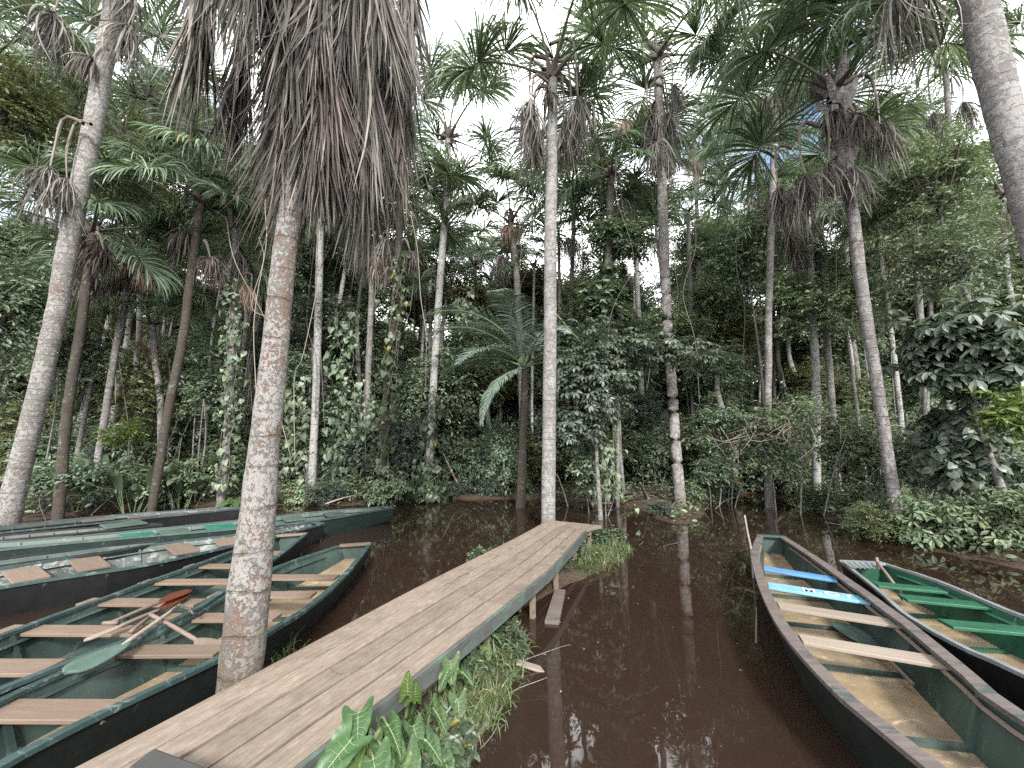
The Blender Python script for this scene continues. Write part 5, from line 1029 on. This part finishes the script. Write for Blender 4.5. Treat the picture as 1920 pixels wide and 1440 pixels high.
p = P(610, 945, .1); stick('driftwood', 'long bleached stick on the bank behind the canoe bows', [p, P(640, 935, .25), P(668, 928, .3)], (.03, .015), 'twig_pale', 'driftwood')

# ------------------------------------------------------------------ the forest behind
rs = R(91)
def sky_y(x): return float(np.interp(x, [-1500, 0, 250, 400, 560, 700, 850, 1000, 1180, 1260, 1330, 1450, 1600, 1750, 1900, 3400], [-250, 20, 120, 250, 380, 430, 490, 490, 480, 540, 400, 370, 230, 150, 230, -250]))
BUSH = []
for k in range(6):
    mb = MB(); foliage(mb, (0, 0, 1.5), (1.7, 1.2, 1.6), 130, 48, .17, 'oval', R(600 + k), 0, .5, .3, .6, False, limb=(0, 0, .3)); BUSH.append(mb.mesh('foliage', [M[('leaf_dark', 'leaf_dark', 'leaf_mid', 'leaf_dark', 'leaf_olive', 'leaf_blue')[k]], M['branch']]))
CR = []
for k in range(6):
    mb = MB(); foliage(mb, (0, 0, 0), (2.3, 2.0, 1.7), 170, 54, .19, 'oval', R(700 + k), 0, .65, .3, .4, False, limb=(0, 0, -1.5)); CR.append(mb.mesh('crown', [M[('leaf_dark', 'leaf_mid', 'leaf_dark', 'leaf_olive', 'leaf_blue', 'leaf_dark')[k]], M['branch']]))
TK = []
for k in range(5):
    mb = MB(); r_ = R(800 + k); c = spline(np.array([[0, 0, -.3], [r_.randn() * .15, r_.randn() * .15, 4], [r_.randn() * .3, r_.randn() * .3, 8], [0, 0, 12.]]), 70); tube(mb, c, np.linspace(.12, .08, 70) * (1 + .03 * r_.randn(70)), 9, 0, True, .02, r_); TK.append(mb.mesh('trunk', M[('bark_far', 'bark_white', 'bark_far', 'bark_dark', 'bark_white')[k]], True))
used = []
def farpos(x, Y): p = AT(x, 900, Y); return p[0]
k = 0
for row, (Y0, n, sc_) in enumerate(((15.6, 26, .95), (18.6, 34, 1.3), (23.5, 42, 1.8), (31, 48, 2.6))):
    for i in range(n):
        x = -1.42 * Y0 + 2.84 * Y0 * (i + .5 + rs.uniform(-.35, .35)) / n; Y = Y0 + rs.uniform(-1.0, 1.4)
        if row == 0 and (abs(960 + FPX * x / Y - 1470) < 110): Y += 3.5
        z = gz(x, Y)
        if z < -.05: continue
        b = empty('leafy_bush', (x, Y, z - .1)); tag(b, ('dark leafy bush in the first row of undergrowth behind the bank', 'leafy bush in the second row of undergrowth', 'leafy bush deep in the undergrowth', 'leafy bush at the very back of the undergrowth')[row], 'bush', ('undergrowth bushes behind the bank', 'second row of undergrowth bushes', 'deep undergrowth bushes', 'farthest undergrowth bushes')[row])
        link('foliage', BUSH[rs.randint(6)], b, (0, 0, 0), (0, 0, rs.rand() * 6.28), (sc_ * rs.uniform(.8, 1.15),) * 2 + (sc_ * rs.uniform(.7, 1.2),))
for row, (Y0, n) in enumerate(((17.2, 34), (20.5, 52), (25.5, 60), (33, 60))):
    for i in range(n):
        x = rs.uniform(-1.4, 1.4) * Y0; Y = Y0 + rs.uniform(-1.5, 2.5)
        if gz(x, Y) < .02: continue
        px = 960 + FPX * x / Y / CT; ytop = sky_y(px)
        r = empty('forest_tree', (x, Y, gz(x, Y))); tag(r, ('slim trunked tree close behind the front palms', 'slim trunked tree in the middle of the forest', 'slim trunked tree far inside the forest', 'slim trunked tree at the back of the forest')[row], 'tree', ('trees close behind the front palms', 'trees in the middle of the forest', 'trees far inside the forest', 'trees at the back of the forest')[row])
        cy = max(ytop + 70, min(720, rs.uniform(ytop + 60, 740))); zc = AT(px, cy, Y)[2]; s = rs.uniform(.75, 1.1) * (Y0 / 20)
        link('trunk', TK[rs.randint(5)], r, (0, 0, 0), (rs.randn() * .03, rs.randn() * .03, rs.rand() * 6.28), (rs.uniform(.6, 1.3),) * 2 + (max(.25, (zc + .6) / 12),))
        link('crown', CR[rs.randint(6)], r, (rs.randn() * .2, rs.randn() * .2, zc), (0, 0, rs.rand() * 6.28), s)
        if rs.rand() < .6 and zc > 5: link('crown', CR[rs.randint(6)], r, (rs.randn() * .8, rs.randn() * .8, zc * rs.uniform(.45, .7)), (0, 0, rs.rand() * 6.28), s * .7)
for i in range(44):                                     # bare poles seen between the crowns
    Y = rs.uniform(16.5, 27); x = rs.uniform(-1.2, 1.3) * Y
    if gz(x, Y) < .02: continue
    r = empty('slender_tree', (x, Y, gz(x, Y))); tag(r, 'thin bare grey trunk rising through the dim forest', 'trunk', 'thin bare trunks in the dim forest')
    link('trunk', TK[rs.randint(5)], r, (0, 0, 0), (rs.randn() * .04, rs.randn() * .04, rs.rand() * 6.28), (rs.uniform(.35, .9),) * 2 + (rs.uniform(.7, 1.0),))
rs = R(97); pts_ = []
for (xa, ya), (xb, yb) in zip(SH[2:-1], SH[3:]):
    m_ = max(1, int(math.hypot(xb - xa, yb - ya) / .8))
    for q in range(m_): pts_.append((xa + (xb - xa) * q / m_, ya + (yb - ya) * q / m_))
for (xa, ya) in pts_ + [(7.9 + .5 * i, 8.2 - .5 * i) for i in range(7)] + [(-11.5 + i * .8, 11.9 + .15 * i) for i in range(8)]:
    x, y = xa + rs.randn() * .3, ya + rs.uniform(.1, 1.0)
    if gz(x, y) < .0 or rs.rand() < .2 or abs(960 + FPX * x / y / CT - 1275) < 25: continue
    sc_ = rs.uniform(.16, .34); o = empty('bank_shrub', (x, y, gz(x, y) - .05)); tag(o, 'x', 'shrub', 'low shrubs along the water edge'); link('foliage', BUSH[rs.choice([2, 4, 5, 2, 0])], o, (0, 0, -.02), (0, 0, rs.rand() * 6), (sc_ * 1.4, sc_ * 1.4, sc_))
rs = R(98)
for i in range(26):                                     # hanging lianas
    x, Y = rs.uniform(60, 1880), rs.uniform(10.5, 15.5); a = AT(x, rs.uniform(250, 450), Y); b = AT(x + rs.randn() * 60, rs.uniform(650, 900), Y + rs.randn() * .3)
    m_ = (a + b) / 2 + rs.randn(3) * [.3, .2, .3]; mb = MB(); o = b.copy(); tube(mb, spline([b - o, b * .7 + a * .3 - o + rs.randn(3) * .12, m_ - o, b * .2 + a * .8 - o + rs.randn(3) * .12, a - o], 28), .011, 5, 0)
    q = mb.build('liana', M['twig_pale' if i % 2 else 'branch'], None, True); q.location = o; tag(q, 'x', 'vine', 'thin lianas hanging in the forest')
# far palms over the forest
for i, (x, y, Y) in enumerate(((60, 120, 20), (180, 230, 22), (470, 420, 20), (560, 440, 23), (640, 400, 21), (830, 480, 24), (930, 520, 26), (1230, 430, 25), (1420, 330, 20), (1600, 420, 21), (1680, 300, 22), (1880, 380, 19), (-150, 200, 20), (780, 430, 20))):
    t = AT(x, y, Y); r = empty('palm_tree', (t[0], Y, gz(t[0], Y))); tag(r, 'fan palm far back among the forest crowns', 'palm tree', 'fan palms far back in the forest')
    link('trunk', TK[i % 5], r, (0, 0, 0), (0, 0, i), (1.2, 1.2, (t[2] - .2) / 12)); crown(r, np.array([0, 0, t[2]]), 900 + i, n=11, dead=3, size=1.05, deads=DEADT if i % 2 else DEADS)
# the dense wood beyond
mb = MB(); rs = R(95); n = 11000; X = rs.uniform(-85, 85, n); Y = rs.uniform(40, 54, n)
Z = rs.rand(n) ** 1.25 * (17 + 3 * np.sin(X * .21) + 2 * np.sin(X * .57 + 2)); m = 14
pos = np.repeat(np.stack([X, Y, Z], -1), m, 0) + rs.randn(n * m, 3) * [.9, .9, .7]; d = rs.randn(n * m, 3); d[:, 2] -= .4; up = np.array([0, 0, 1.]) + rs.randn(n * m, 3) * .5
put_leaves(mb, 'small', pos, d, up, .75 * (.6 + .7 * rs.rand(n * m))); tag(mb.build('distant_forest', M['leaf_dark']), 'solid dark mass of trees beyond the last trunks', 'forest', kind='stuff')

REP = {'thin lianas hanging in the forest': 'thin hanging liana', 'low shrubs along the water edge': 'low water edge shrub', 'leaves floating on the water': 'pale floating leaf', 'undergrowth bushes behind the bank': 'front undergrowth bush', 'second row of undergrowth bushes': 'second row bush', 'deep undergrowth bushes': 'deep undergrowth bush', 'farthest undergrowth bushes': 'farthest bush', 'trees close behind the front palms': 'near slim tree', 'trees in the middle of the forest': 'mid forest slim tree', 'trees far inside the forest': 'deep forest slim tree', 'trees at the back of the forest': 'rearmost slim tree', 'thin bare trunks in the dim forest': 'thin bare grey trunk', 'fan palms far back in the forest': 'far fan palm'}
# ------------------------------------------------------------------ labels of the repeats: place among the landmark palms, counted from the left
LM_ = [(-9999, 'left of the far left palm'), (90, 'between the far left palm and the skirted palm'), (500, 'between the skirted palm and the slim ivy footed palm'), (812, 'between the slim ivy footed palm and the centre palm'), (1032, 'between the centre palm and the reddish palm'), (1262, 'between the reddish palm and the dark ringed palm'), (1640, 'right of the dark ringed palm')]
ORD = ['leftmost', 'second', 'third', 'fourth', 'fifth', 'sixth', 'seventh', 'eighth', 'ninth', 'tenth', 'eleventh', 'twelfth', 'thirteenth', 'fourteenth', 'fifteenth', 'sixteenth']
buckets = {}
for o in COL.objects:
    if o.parent is None and 'group' in o and o['group'] in REP:
        px = 960 + FPX * o.location.x / (o.location.y * CT); k = max(i for i, (a, _) in enumerate(LM_) if px >= a); buckets.setdefault((o['group'], k), []).append((px, o))
for (g, k), lst in buckets.items():
    lst.sort(key=lambda t: t[0])
    for i, (px, o) in enumerate(lst): o['label'] = f"{ORD[min(i, 15)]} {REP[g]} {LM_[k][1]}"
